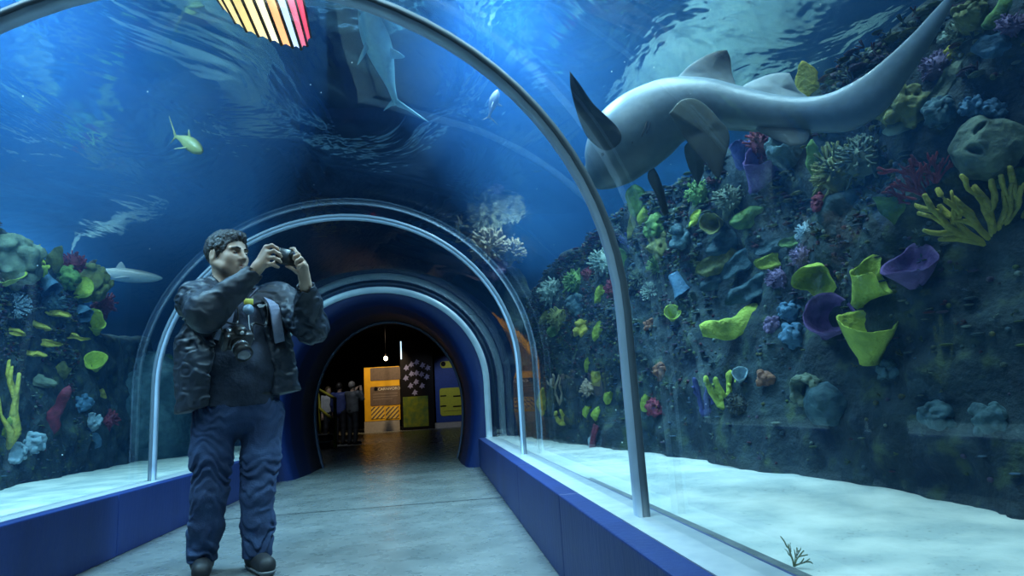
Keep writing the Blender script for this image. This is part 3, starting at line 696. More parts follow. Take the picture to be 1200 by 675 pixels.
def mk_star(s, n=120):
    rg = random.Random(int(s*100)); mb = MB(); mb.add(*ball((0, 0, .2), .18)); mb.add(*tube([(0, 0, -.2), (0, 0, .2)], [.1, .12], 8))
    for i in range(n):
        z = rg.uniform(-.25, 1); a = rg.uniform(0, 2*PI); q = math.sqrt(1-z*z); d = np.array([q*math.cos(a), q*math.sin(a), z]); c = np.array([0, 0, .2])
        mb.add(*tube([c + d*.1, c + d*rg.uniform(.42, .52)], [.016, .02], 4)); mb.add(*ball(c + d*.5, .03, 5, 4))
    return mb.geo()
def mk_pipe(s, n=3, r=.1):
    rg = random.Random(int(s*100)); V0 = np.zeros((0, 3)); mb = MB()
    for i in range(n):
        V, F = mk_funnel(s + i, w=.2, stem=.13, wavy=.08, cup=1.1, n=18); V = V * np.array([r/.2, r/.2, rg.uniform(.65, 1)]); a = (i-(n-1)/2)*.28
        V = np.stack([V[:, 0]*math.cos(a) + V[:, 2]*math.sin(a) + i*.02, V[:, 1] + rg.uniform(-.05, .05), -V[:, 0]*math.sin(a) + V[:, 2]*math.cos(a)], -1); mb.add(V, F)
    return mb.geo()
MK = dict(funnel=mk_funnel, plate=mk_plate, leaf=mk_leaf, fan=mk_fan, bush=mk_bush, lump=mk_lump, dome=mk_dome, barrel=mk_barrel, fingers=mk_fingers, star=mk_star, pipe=mk_pipe)
NAMES = dict(funnel='cup_sponge', plate='plate_coral', leaf='leaf_sponge', fan='branching_coral', bush='bushy_coral', lump='lumpy_coral', dome='dome_sponge', barrel='barrel_sponge', fingers='finger_coral', star='starburst_coral', pipe='tube_sponge')
SEED = [0]; PLACED = []
def coral(kind, u, v, size, ang, out, m, label, wide=1.0, roll=0., push=0., seed=None, name=None, P=None, face=0., **kw):
    """stalk-to-tip length 'size' (pixels in the photograph), centred near (u, v); ang = growth direction across the view,
    out = how much it leans out of the rock towards the walkway; P = an explicit place"""
    SEED[0] += 1; s = seed if seed is not None else SEED[0] * 1.37
    c = np.array(P) if P is not None else reef_hit(u, v)
    L_ = size / F_PX * depth(c); a = math.radians(ang); tocam = nrm(EYE + np.array([0, 0, .3]) - c)
    z = nrm((CR * math.cos(a) + CU * math.sin(a)) * (1 - abs(out)*.6) + tocam * out)
    y = nrm(tocam - z * (tocam @ z)) if abs(tocam @ z) < .97 else nrm(CU - z * (CU @ z)); x = np.cross(y, z)
    if roll: r_ = math.radians(roll); x, y = x*math.cos(r_) + y*math.sin(r_), y*math.cos(r_) - x*math.sin(r_)
    V, Fq = MK[kind](s, **kw); V = np.asarray(V, float) * np.array([wide, wide if kind not in ('plate', 'leaf') else 1, 1])
    PLACED.append((c, L_ * max(.5, (.62 if kind in ('bush', 'lump', 'star') else 1.0 if kind == 'dome' else .5) * wide)))
    o = c - z * L_ * .5 + tocam * (L_ * (.12 - push) + .0)
    V = V + np.stack([vnoise(V * 5 + s + 11 * i_) - .5 for i_ in range(3)], -1) * (.05 if kind == 'funnel' else .11) + np.stack([vnoise(V * 16 + s + 5 * i_) - .5 for i_ in range(3)], -1) * (.035 if kind in ('funnel', 'plate', 'leaf', 'pipe', 'barrel') else .012)
    W = o + (V[:, :1] * x + V[:, 1:2] * y + V[:, 2:] * z) * L_
    ob = obj(name or NAMES[kind], (W, Fq), m, loc=o); cat = 'sponge' if 'sponge' in ob.name else 'coral'
    return tag(ob, label, cat)
R_ = [
 ('funnel', 958, 322, 44, 245, .85, LIME, 'yellow-green cup sponge on bare rock between the purple dish and the lime tongue', dict(w=.46, wavy=.14, push=-.2)),
 ('funnel', 1013, 341, 48, 60, .65, LIME, 'ear-shaped lime cup sponge just above the purple bowl', dict(w=.46, wavy=.34, wide=.85, push=-.2)),
 ('funnel', 1018, 402, 52, 92, .30, LIME, 'large lime funnel sponge with a frilled rim, lowest on the right wall', dict(w=.62, stem=.22, wavy=.045, wide=1.0, push=-.15)),
 ('funnel', 970, 382, 46, 85, .85, PUR, 'purple bowl sponge beside the large lime funnel', dict(w=.58, wavy=.05, push=-.2)),
 ('funnel', 1071, 326, 42, 105, .42, PUR, 'shallow purple dish sponge under the yellow branching coral', dict(w=.64, wavy=.16, cup=.7, push=-.15)),
 ('funnel', 788, 371, 19, 90, .93, LIME, 'small round yellow-green cup facing the walkway', dict(w=.50, wavy=.02, push=-.7)),
 ('leaf', 864, 371, 92, 22, .1, LIME, 'long drooping yellow-green tongue sponge in the middle of the right wall', dict(w=.13, th=.06)),
 ('plate', 905, 306, 40, 15, .2, LIME, 'bright lime tongue-shaped plate above the lilac tuft', dict(w=.25, th=.1)),
 ('funnel', 839, 262, 28, 190, .75, OLV, 'tan tube-mouthed cup sponge below the shark', dict(w=.45, push=-.3, wavy=.06)),
 ('plate', 876, 254, 46, 30, .2, GRN, 'green ruffled plate below the purple cup', dict(w=.22, th=.08)),
 ('plate', 816, 255, 28, 50, .25, LIME, 'small folded lime leaf left of the tan tube-mouthed cup', dict(w=.2, th=.06)),
 ('plate', 1052, 248, 66, 150, .15, GRN, 'flat green fan plate left of the yellow branching coral', dict(w=.24, th=.05, tip=.6)),
 ('fan', 1150, 252, 96, 118, .18, YEL, 'big yellow branching coral on the upper right wall', dict(nb=8, spread=.76, r=.036, fork=2, push=-.1)),
 ('fan', 1082, 216, 58, 115, .2, RED, 'dark red branching coral behind the yellow one', dict(nb=9, spread=.75, r=.032, fork=3)),
 ('dome', 1150, 168, 74, 150, .75, SAG, 'large grey-green dome sponge with a dark hole', dict(push=-.1)),
 ('lump', 1058, 120, 58, 80, .4, OLV, 'knobbly olive coral under the shark tail', dict(n=34, r=(.1, .17))),
 ('leaf', 957, 198, 66, 92, .2, GRN, 'upright green leaf sponge at the edge of the sage thicket', dict(w=.13)),
 ('bush', 985, 200, 70, 90, .35, OLV, 'olive thicket of twigs beside the upright green leaf', dict(n=150, r=.016, ln=.55)),
 ('bush', 1012, 186, 62, 85, .35, SAG, 'sage-green bushy coral right of the olive thicket', dict(n=170, r=.018, ln=.55)),
 ('leaf', 945, 98, 50, 100, .05, YEL, 'pointed yellow blade sponge showing behind the rear dorsal fin', dict(w=.25, th=.07, bend=.02)),
 ('plate', 1172, 52, 60, 20, .25, BLU, 'blue-grey shelf coral at the upper right', dict(w=.26, th=.12)),
 ('barrel', 950, 455, 40, 200, .55, SAG, 'barrel sponge with a pale ragged mouth near the sand', dict(w=.42)),
 ('dome', 972, 462, 46, 70, .3, TEA, 'teal boulder coral right of the barrel sponge', dict(hole=False)),
 ('lump', 927, 362, 28, 70, .4, BLU, 'blue lumpy coral beside the tongue sponge tip', dict(n=30, r=(.08, .14))),
 ('lump', 934, 392, 32, 20, .4, BLU, 'blue lumpy coral left of the purple bowl', dict(n=34, r=(.08, .14))),
 ('lump', 905, 379, 22, 90, .4, LIL, 'lilac knobbly coral below the tongue sponge tip', dict(n=30, r=(.08, .13))),
 ('lump', 898, 440, 24, 90, .5, ORA, 'orange cluster coral left of the barrel sponge', dict(n=16, r=(.13, .18))),
 ('lump', 775, 434, 20, 100, .5, ORA, 'orange cluster coral below the round cup', dict(n=14, r=(.13, .19))),
 ('lump', 762, 379, 17, 90, .5, ORA, 'small orange cluster coral left of the round cup', dict(n=14, r=(.13, .19))),
 ('star', 763, 338, 24, 90, .7, PAL, 'pale starburst coral right of the near ring', dict()),
 ('star', 771, 307, 28, 90, .7, GRN, 'green starburst coral above the pale starburst', dict()),
 ('star', 748, 322, 22, 90, .7, SAG, 'dim grey-green starburst coral touching the ring', dict()),
 ('fingers', 849, 454, 48, 92, .15, LIME, 'yellow-green finger coral standing near the sand', dict(n=4, r=.075)),
 ('fingers', 828, 464, 42, 95, .15, DBL, 'indigo finger coral left of the yellow-green fingers', dict(n=3, r=.07, spread=.25)),
 ('bush', 866, 474, 34, 90, .3, DRK, 'dark brown bushy coral at the foot of the yellow-green fingers', dict(n=120, r=.025)),
 ('funnel', 868, 443, 18, 100, .8, SKY, 'small ice-blue cup beside the yellow-green fingers', dict(w=.5, wavy=.05, push=-.4)),
 ('pipe', 797, 336, 36, 300, .5, BLU, 'blue tube sponge with a bright open mouth', dict(n=1, r=.3)),
 ('lump', 768, 476, 24, 90, .5, MAR, 'round maroon coral at the foot of the ring', dict(n=40, r=(.08, .11))),
 ('plate', 757, 472, 28, 90, .5, LIME, 'upright lime disc sponge against the ring beside the maroon ball', dict(w=.24)),
 ('plate', 701, 389, 28, 80, .35, LIME, 'lime leaf-shaped sponge left of the ring', dict(w=.26, th=.08)),
 ('plate', 703, 345, 24, 75, .35, LIME, 'yellow-green leaf sponge beside the upper maroon tuft', dict(w=.3, th=.1)),
 ('plate', 714, 468, 27, 95, .6, LIME, 'pitted lime disc sponge low left of the ring', dict(w=.27, th=.1)),
 ('plate', 688, 482, 20, 90, .5, LIME, 'small lime disc left of the pitted disc', dict(w=.3, th=.12)),
 ('plate', 699, 484, 20, 70, .4, LIME, 'small lime wedge sponge between two lime discs', dict(w=.3, th=.12, tip=.3)),
 ('plate', 688, 427, 20, 90, .4, LIME, 'narrow green sponge above the tan tuft', dict(w=.2, th=.1)),
 ('plate', 700, 443, 22, 75, .4, YEL, 'yellow ear sponge beside the tan tuft', dict(w=.35, th=.12)),
 ('bush', 690, 455, 26, 90, .4, TAN, 'tan bushy tuft above the small lime discs', dict(n=90, r=.028)),
 ('fan', 657, 455, 44, 90, .2, TAN, 'thin tan branching coral far along the right wall', dict(nb=4, spread=.3, r=.035)),
 ('fingers', 660, 485, 26, 95, .2, YEL, 'small yellow finger coral below the thin tan branches', dict(n=3, r=.09)),
 ('leaf', 638, 474, 40, 90, .2, YEL, 'yellow-brown upright sponge nearest the far ring', dict(w=.14)),
 ('fan', 697, 512, 40, 75, .2, MAR, 'maroon stalk coral rising from the far sand', dict(nb=2, spread=.12, r=.07, fork=1)),
 ('bush', 720, 338, 30, 90, .4, MAR, 'maroon tuft close left of the ring', dict(n=110, r=.028)),
 ('bush', 690, 322, 22, 90, .4, MAR, 'small maroon tuft on the far reef crest', dict(n=80, r=.03)),
 ('leaf', 727, 310, 44, 80, .3, GRN, 'broad green leaf sponge against the left edge of the ring', dict(w=.25)),
 ('bush', 707, 306, 40, 95, .3, PAL, 'pale green bush on the crest left of the ring', dict(n=140, r=.022)),
 ('bush', 675, 330, 38, 100, .3, GRN, 'green bush on the far reef crest', dict(n=140, r=.022)),
 ('bush', 648, 340, 44, 100, .3, PAL, 'pale twiggy bush at the far end of the reef crest', dict(n=150, r=.018)),
 ('bush', 655, 372, 34, 90, .4, OLV, 'olive bush under the pale twiggy bush', dict(n=120, r=.022)),
 ('lump', 683, 384, 22, 90, .5, YEL, 'yellow-green knob coral left of the lime leaf sponge', dict(n=22)),
 ('plate', 650, 385, 26, 40, .3, GRN, 'small green shelf far along the wall', dict(w=.25)),
 ('plate', 640, 372, 24, 40, .3, OLV, 'small olive shelf at the far end of the wall', dict(w=.25)),
 ('lump', 676, 356, 26, 90, .5, TEA, 'teal knob coral on the far wall', dict(n=22)),
 ('plate', 746, 236, 40, 100, .3, GRN, 'green leaf sponge under the shark snout', dict(w=.32, th=.1)),
 ('plate', 757, 252, 30, 60, .4, LIME, 'curled lime sponge below the green leaf under the snout', dict(w=.3, th=.12)),
 ('lump', 770, 265, 32, 90, .4, GRN, 'green knobbly coral right of the curled lime sponge', dict(n=30)),
 ('leaf', 740, 262, 40, 92, .2, OLV, 'olive upright leaf beside the ring under the snout', dict(w=.16)),
 ('lump', 778, 286, 34, 60, .4, OLV, 'olive knobbly mound between the green starburst and the snout', dict(n=34, r=(.08, .15))),
 ('fingers', 736, 278, 26, 110, .3, DBL, 'indigo finger tuft beside the ring', dict(n=5, r=.05)),
 ('funnel', 890, 207, 44, 70, .5, PUR, 'purple cup with a pale rim below the anal fin', dict(w=.5, wavy=.25)),
 ('bush', 896, 168, 52, 80, .25, MAR, 'maroon bush in the shade below the shark', dict(n=160, r=.018)),
 ('pipe', 872, 182, 52, 95, .2, DBL, 'dim indigo tube sponge left of the maroon bush', dict(n=2, r=.16)),
 ('barrel', 925, 180, 48, 120, .4, TEA, 'teal vase sponge under the shark with a pale lip', dict(w=.42)),
 ('plate', 985, 247, 54, 35, .3, TEA, 'teal folded plate below the olive thicket', dict(w=.4, th=.06, wavy=.3)),
 ('lump', 965, 236, 28, 80, .4, MAR, 'small maroon crust below the upright green leaf', dict(n=40, r=(.07, .11))),
 ('plate', 852, 283, 60, 28, .35, TEA, 'dark teal shelf coral below the tan cup', dict(w=.2, th=.07)),
 ('plate', 842, 308, 56, 30, .35, OLV, 'olive shelf coral above the blue tube sponge', dict(w=.2, th=.08)),
 ('plate', 872, 305, 62, 32, .35, TEA, 'teal shelf coral between the olive shelf and the lime plate', dict(w=.2, th=.07)),
 ('plate', 882, 336, 70, 28, .35, TEA, 'long teal shelf coral above the yellow-green tongue', dict(w=.16, th=.06)),
 ('plate', 838, 330, 40, 22, .35, TEA, 'short teal shelf coral right of the blue tube sponge', dict(w=.2, th=.07)),
 ('plate', 905, 290, 40, 25, .35, TEA, 'teal shelf coral behind the lime plate', dict(w=.22, th=.08)),
 ('plate', 930, 283, 34, 10, .35, GRN, 'small green shelf right of the lime plate', dict(w=.2, th=.07)),
 ('bush', 912, 326, 36, 90, .5, LIL, 'lilac twiggy tuft below the lime plate', dict(n=140, r=.02)),
 ('bush', 940, 300, 34, 90, .5, LIL, 'dim lilac tuft left of the yellow-green cup', dict(n=140, r=.02)),
 ('bush', 945, 272, 30, 90, .5, SKY, 'ice-blue twiggy tuft above the yellow-green cup', dict(n=120, r=.018)),
 ('leaf', 1192, 204, 50, 25, .2, GRN, 'green leaf sponge cut by the right edge of the view', dict(w=.2)),
 ('lump', 1043, 432, 26, 90, .4, TEA, 'teal knob coral right of the large funnel foot', dict(n=26)),
 ('lump', 1098, 486, 36, 90, .3, TEA, 'low teal crust coral near the sand at the right', dict(n=30)),
 ('lump', 1160, 488, 40, 90, .3, TEA, 'low dark crust coral by the lower right edge', dict(n=30)),
 ('barrel', 1140, 22, 40, 110, .4, OLV, 'olive open cup at the crest beside the shark tail', dict(w=.42, hole=.3)),
 ('leaf', 1172, 10, 56, 40, .15, GRN, 'green blade sponge at the top right corner', dict(w=.16)),
 ('lump', 1120, 60, 22, 90, .5, YEL, 'yellow-green knob below the olive cup', dict(n=20)),
 ('lump', 1108, 44, 16, 90, .5, PAL, 'small pale knob close to the shark tail', dict(n=20)),
 ('bush', 1098, 78, 46, 90, .4, LIL, 'mauve thicket under the shark tail', dict(n=170, r=.018)),
 ('bush', 1125, 35, 36, 90, .4, SAG, 'grey-green twigs left of the olive cup', dict(n=130, r=.018)),
 ('lump', 1142, 122, 30, 60, .4, BLU, 'blue tuft above the dome sponge', dict(n=44, r=(.06, .1))),
 ('lump', 1168, 128, 30, 40, .4, BLU, 'second blue tuft right of the one above the dome', dict(n=44, r=(.06, .1))),
 ('plate', 1066, 144, 66, 18, .3, PAL, 'pale shelf edge under the knobbly olive coral', dict(w=.12, th=.06)),
 ('lump', 1105, 128, 40, 60, .35, TEA, 'teal crust between the olive coral and the dome', dict(n=44, r=(.07, .12))),
 ('plate', 1110, 96, 60, 55, .3, SAG, 'pale crusted ledge leading up to the blue-grey shelf', dict(w=.14, th=.08)),
 ('bush', 1186, 30, 40, 80, .3, LIL, 'mauve tuft over the blue-grey shelf', dict(n=140, r=.02)),
 ('bush', 820, 225, 40, 85, .35, GRN, 'green twiggy tuft under the shark belly', dict(n=140, r=.018)),
 ('bush', 855, 232, 44, 85, .35, SAG, 'grey-green tuft left of the purple cup', dict(n=140, r=.018)),
 ('lump', 800, 275, 30, 85, .4, TEA, 'teal mound left of the tan cup', dict(n=34)),
]
L_LIST = [
 ('lump', 12, 300, 70, 85, .3, SAG, 'large grey-green mound at the left edge reef crest', dict(n=50, r=(.07, .13))),
 ('bush', 32, 298, 40, 85, .35, OLV, 'olive twigs on the crest right of the grey-green mound', dict(n=150, r=.018)),
 ('funnel', 6, 328, 26, 60, .6, LIME, 'yellow-green cup touching the left edge', dict(w=.5, wavy=.2)),
 ('bush', 22, 322, 32, 90, .4, LIL, 'mauve tuft right of the edge cup', dict(n=130, r=.022)),
 ('leaf', 60, 305, 44, 55, .2, OLV, 'pointed olive blade sticking up from the left crest', dict(w=.2, th=.06)),
 ('lump', 42, 312, 26, 85, .4, LIME, 'lime knob coral left of the olive blade', dict(n=26, r=(.09, .14))),
 ('lump', 72, 322, 38, 60, .4, GRN, 'green knobbly coral below the olive blade', dict(n=34, r=(.08, .14))),
 ('bush', 85, 308, 36, 85, .3, MAR, 'dim maroon tuft behind the left crest', dict(n=120, r=.018)),
 ('plate', 95, 338, 30, 250, .45, LIME, 'lime lip sponge hanging from the yellow-green mass', dict(w=.4, th=.12)),
 ('lump', 108, 330, 46, 40, .35, OLV, 'yellow-green mass in front of the distant pale shark', dict(n=44, r=(.07, .13))),
 ('leaf', 108, 312, 24, 40, .2, TAN, 'short tan spike on the yellow-green mass', dict(w=.12)),
 ('pipe', 56, 334, 38, 300, .5, BLU, 'blue tube sponge with bright mouth on the left wall', dict(n=1, r=.28)),
 ('pipe', 93, 364, 34, 320, .5, BLU, 'dim blue tube sponge right of the first shelf corals', dict(n=1, r=.26)),
 ('star', 17, 352, 34, 90, .7, SKY, 'ice-blue starburst coral at the left edge', dict()),
 ('bush', 122, 356, 34, 85, .4, MAR, 'maroon tuft above the yellow ear cup', dict(n=120, r=.02)),
 ('plate', 64, 367, 38, 172, .35, YEL, 'uppermost yellow shelf coral of the left wall', dict(w=.11, th=.05)),
 ('plate', 43, 381, 34, 160, .35, YEL, 'yellow shelf coral below the ice-blue starburst', dict(w=.12, th=.05)),
 ('plate', 12, 387, 32, 165, .35, YEL, 'yellow shelf coral at the left edge', dict(w=.14, th=.05)),
 ('plate', 84, 394, 36, 172, .35, YEL, 'yellow shelf coral left of the ear cup', dict(w=.1, th=.05)),
 ('plate', 52, 402, 34, 176, .35, YEL, 'middle yellow shelf coral of the left wall', dict(w=.14, th=.05)),
 ('plate', 33, 414, 38, 172, .35, YEL, 'lower yellow shelf coral left of the middle shelf', dict(w=.1, th=.05)),
 ('plate', 46, 446, 42, 166, .35, SAG, 'pale green shelf coral lowest on the left wall', dict(w=.16, th=.06)),
 ('plate', 72, 436, 34, 60, .35, OLV, 'olive leaf beside the lowest shelf coral', dict(w=.26, th=.08)),
 ('funnel', 111, 383, 28, 100, .8, LIME, 'yellow ear cup standing out from the left wall', dict(w=.44, wavy=.16, push=-.4)),
 ('funnel', 112, 428, 20, 90, .75, LIME, 'small yellow rimmed cup below the ear cup', dict(w=.6, wavy=.06, push=-.4)),
 ('plate', 120, 463, 20, 100, .4, YEL, 'tiny yellow chip sponge below the rimmed cup', dict(w=.2, th=.1)),
 ('fan', 9, 472, 100, 94, .05, YEL, 'tall yellow rod coral at the left edge', dict(nb=4, spread=.13, r=.026, fork=1, push=-.1)),
 ('leaf', 6, 506, 46, 60, .3, LIME, 'lime branch at the foot of the tall yellow rods', dict(w=.14, th=.1)),
 ('leaf', 67, 484, 76, 64, .15, MAR, 'long maroon finger sponge leaning on the left wall', dict(w=.085, th=.08, bend=.04, push=-.25)),
 ('lump', 38, 520, 40, 35, .4, SKY, 'ice-blue slab coral near the left sand', dict(n=40, r=(.07, .12), wide=.7)),
 ('lump', 18, 530, 26, 35, .4, SKY, 'ice-blue knob coral left of the slab coral', dict(n=30, r=(.08, .13))),
 ('lump', 108, 494, 30, 55, .4, SKY, 'ice-blue slab coral beside the small maroon patch', dict(n=34, r=(.07, .12), wide=.7)),
 ('lump', 95, 472, 22, 150, .4, BLU, 'blue tuft at the top of the maroon finger', dict(n=34, r=(.07, .12))),
 ('bush', 126, 492, 28, 90, .4, MAR, 'small maroon patch right of the ice-blue slab', dict(n=100, r=.03)),
 ('plate', 111, 516, 22, 100, .4, BLU, 'small blue disc below the ice-blue slab', dict(w=.3)),
 ('dome', 155, 452, 150, 90, .25, TEA, 'large teal boulder coral left of the far ring foot', dict(hole=False, wide=1.1, push=.3)),
 ('fingers', 213, 496, 18, 80, .4, LIME, 'small yellow-green sponge beside the man at hip height', dict(n=3, r=.1)),
 ('fingers', 208, 518, 20, 60, .4, LIME, 'small yellow-green sponge just above the left sand', dict(n=3, r=.1)),
 ('plate', 170, 514, 18, 60, .4, LIME, 'tiny lime sponge behind the far ring foot', dict(w=.25)),
 ('plate', 196, 421, 16, 90, .4, GRN, 'tiny green sponge right of the far ring', dict(w=.4)),
 ('bush', 60, 356, 36, 90, .4, TEA, 'teal tuft between blue tube and shelves', dict(n=120, r=.02)),
]
for k_, u, v, s_, a_, o_, m_, lab, kw in R_: coral(k_, u, v, s_, a_, o_, m_, lab, **kw)
for k_, u, v, s_, a_, o_, m_, lab, kw in L_LIST: coral(k_, u, v, s_, a_, o_, m_, lab, **kw)
# pale corals on the rock beside the portal, seen above the far ring
f = Field((.9, 8.3, 0), (2.2, 9.9, 3.0), .05); f.cap((1.45, 9.2, .2), (1.15, 9.1, 2.55), .5, .2, k=.1); f.cap((1.3, 9.0, .1), (1.3, 8.9, 1.6), .5, .3, k=.1); f.warp(lambda P: (fbm(P * 4, 4) - .47) * .25)
tag(obj('rock_spire', f.skin(), M_REEF), 'dark rock spire behind the far ring carrying pale corals', 'rock')
for k_, u, v, s_, a_, m_, lab, kw in (('bush', 572, 291, 48, 100, TAN, 'tan bushy coral on the rock spire above the far ring', dict(n=170, r=.03, ln=.55)), ('bush', 600, 294, 36, 70, TAN, 'dimmer tan bushy coral right of the larger one above the far ring', dict(n=120, r=.035, ln=.5)),
        ('fan', 543, 270, 34, 60, TAN, 'thin tan branching coral left of the tan bushes', dict(nb=3, spread=.6, r=.03)), ('lump', 578, 312, 30, 100, LIL, 'pale mauve coral where the tan bush meets the ring', dict(n=30))):
    coral(k_, u, v, s_, a_, .25, m_, lab, P=at_y(u, v, 9.0), **kw)

# small growth covering the rock: far too many to count
def crust(n, lo, hi, xf, zt, sgn, name, lab):
    rg = random.Random(5); cols = [CM('crust_' + str(i), c) for i, c in enumerate(((.035, .07, .08), (.07, .10, .07), (.08, .09, .03), (.05, .10, .15), (.07, .055, .09), (.13, .18, .15), (.06, .10, .03), (.07, .02, .025)))]; mb = MB(); mi = []
    y_, z_ = [], []
    while len(y_) < n:
        y = rg.uniform(lo, hi); t_ = rg.random(); top = float(zt(np.float64(y))); z = .35 + (top - .3) * t_
        if rg.random() < .05 + .95 * t_**1.8:
            q_ = np.array([float(xf(np.float64(y), np.float64(z))), y, z])
            if all(np.linalg.norm(q_ - c_) > r_ for c_, r_ in PLACED): y_.append(y); z_.append(z)
    Y = np.array(y_); Z = np.array(z_); X = xf(Y, Z)
    cl = vnoise(np.stack([Y * 3, Z * 3, Y * 0], -1))
    for x, y, z, c in zip(X, Y, Z, cl):
        r = rg.uniform(.005, .012) + .010 * rg.random() * max(0, (z - 1.2)); d = nrm([-sgn * rg.uniform(.4, 1), rg.uniform(-.8, .3), rg.uniform(-.2, .8)]); p = np.array([x, y, z]) - sgn * np.array([.004, 0, 0]); n0 = len(mb.F); q = rg.random()
        if q < .45: mb.add(*ball(p, (r * rg.uniform(.8, 1.6), r * 1.2, r), 6, 4))
        elif q < .8:
            for _ in range(4): dd = nrm(d + np.array([rg.uniform(-.7, .7) for _ in range(3)])); mb.add(*tube([p, p + dd * r * 2.6], [r * .28, r * .2], 4))
        else: mb.add(*ball(p + d * r, (r * 2.2, r * 2.4, r * .5), 7, 4))
        k = cols[int((c * 1.4 + rg.random() * .5) * 8) % 8 if rg.random() < .8 else rg.randrange(8)]
        mi += [cols.index(k)] * (len(mb.F) - n0)
    tag(obj(name, mb.geo(), None, mats=cols, midx=mi, loc=(X.mean(), Y.mean(), 1.0)), lab, 'encrusting growth', None, 'stuff')
crust(6500, .9, 8.5, xr_, ztop_r, 1, 'encrusting_growth', 'fine crust of tiny corals and sponges all over the right reef wall')
crust(2200, 5.0, 10.6, xl_, ztop_l, -1, 'encrusting_growth', 'fine crust of tiny corals and sponges all over the left reef wall')

coral('fan', 936, 653, 26, 65, .05, OLV, 'small olive weed sprig on the pale sand by the right ledge', name='seaweed', P=at_z(936, 652, .25), nb=4, spread=.5, r=.035, fork=2)
coral('leaf', 697, 517, 22, 70, .1, SKY, 'pale shell-like blade on the far right sand below the maroon stalk', name='shell', P=at_y(693, 520, 5.6))

# ------------------------------------------------------------------ lit striped lantern over the tunnel roof
def glow_mat(name, c, s): return mat(name, tuple(x * .5 for x in c), rough=.4, emit=c, estr=s)
bot = [(248, -8), (262, 10), (276, 27), (289, 37), (303, 43), (317, 48), (330, 53), (343, 56), (353, 58), (360, 54), (364, 44)]
top = [(196, -70), (206, -74), (218, -78), (232, -82), (247, -84), (262, -86), (278, -86), (294, -84), (310, -80), (326, -74), (342, -64)]
lc = [(1, .10, .16), (.85, .62, .22), (.9, .72, .30), (.85, .66, .26), (1, .80, .42), (1, .92, .62), (1, .50, .22), (.55, .72, 1), (1, .20, .30), (1, .08, .14)]
T1 = thing('lantern', 'glowing red and yellow striped lantern hanging over the tunnel roof', 'lantern', at_y(320, -10, 2.75))
def lan_pt(i, q, off):
    a, b = np.array(bot[i]), np.array(top[i]); uv = b + (a - b) * q
    return at_y(uv[0], uv[1], 2.9 - .30 * math.sin(PI * q * .85) - .22 * math.sin(PI * i / 10) + off)
for i in range(10):
    V = []; F = []
    for off in (0, .012):
        for q in np.linspace(0, 1, 13):
            for w_ in (.04, .5, .96): V.append(lan_pt(i, q, off) * (1 - w_) + lan_pt(i + 1, q, off) * w_ - np.array([0, .02 * math.sin(PI * w_), 0]))
    for s_ in (0, 39):
        for j in range(12):
            for k in range(2): f_ = (s_+j*3+k, s_+j*3+k+1, s_+j*3+k+4, s_+j*3+k+3); F.append(f_ if not s_ else f_[::-1])
    for j in range(12): F += [(j*3, j*3+3, 39+j*3+3, 39+j*3), (j*3+2, 39+j*3+2, 39+j*3+5, j*3+5)]
    F += [(36, 37, 76, 75), (37, 38, 77, 76), (0, 39, 40, 1), (1, 40, 41, 2)]
    o = obj('lit_stripe', (np.array(V), F), glow_mat(f'stripe_glow_{i}', lc[i], (1.1 if i in (0, 9, 8) else 1.35)), T1)
    o['label'] = ['red', 'yellow', 'gold', 'yellow', 'pale gold', 'cream', 'orange', 'pale blue', 'pink', 'red'][i] + ' lit stripe'
for i in range(11): obj('seam', tube([lan_pt(i, q, -.004) for q in np.linspace(0, 1, 13)], .007, 6), mat('lantern_seam', (.05, .03, .02)), T1)

# small pale specks drifting in the water
mb = MB(); rg = random.Random(11)
for k in range(170):
    u, v = (rg.uniform(690, 1010), rg.uniform(5, 110)) if k < 60 else (rg.uniform(270, 420), rg.uniform(40, 160)) if k < 90 else (rg.uniform(0, 1180), rg.uniform(5, 560))
    p = at_y(u, v, rg.uniform(2.4, 6.5)); x, z = abs(p[0] - XC), p[2]
    out = (x > GL + .12) if z < ZS else ((x / (GL + .12))**2 + ((z - ZS) / (HZ + .12))**2 > 1)
    inreef = p[0] > float(xr_(np.float64(p[1]), np.float64(z))) - .05 or p[0] < float(xl_(np.float64(p[1]), np.float64(z))) + .05
    if out and z < 3.1 and (not inreef or z > 2.6): mb.add(*ball(p, rg.uniform(.0015, .0042), 6, 4))
tag(obj('drifting_specks', mb.geo(), mat('speck_white', (.8, .85, .85))), 'tiny pale specks drifting in the tank water', 'specks', None, 'stuff')

# ------------------------------------------------------------------ THE MAN
MY = 3.58
def J(u, v, dy=0.): return at_y(u, v, MY + dy)
SKIN = mat('skin', (.50, .34, .25), (.44, .29, .21), rough=.5, scale=20, spec=.4)
UP = np.array([0, 0, 1.0])
fwd = nrm([.62, -.78, 0]); lft = nrm(np.cross(UP, fwd))            # chest direction, his left
hf_ = nrm([.85, -.52, -.03]); hl = nrm(np.cross(UP, hf_)); hu = np.cross(hf_, hl)   # head direction
SH_R, EL_R, WR_R = J(234, 353, -.10), J(243, 366, -.36), J(297, 320, -.36)
SH_L, EL_L, WR_L = J(326, 352, .10), J(365, 383, -.06), J(358, 333, -.27)
HIP = [J(253, 492, -.05), J(307, 490, .03)]; KNE = [J(246, 580, -.07), J(302, 577, -.03)]; ANK = [J(237, 655, -.02), J(302, 656, -.03)]
PEL, BEL, CHE, NEK = J(281, 480, 0), J(280, 435, -.01), J(278, 376, .02), J(266, 336, .03)
HC = J(266.5, 299.5, .0)                                               # middle of the skull
hp = lambda f_, l_, u_: HC + (hf_ * f_ + hl * l_ + hu * u_) * 1.05
HA = np.array([hf_, hl, hu])
Mt = np.eye(3) - .30 * np.outer(lft, lft)
SOLE = [0.0, 0.0]
ft = [nrm([.30, -.95, 0]), nrm([.50, -.86, 0])]
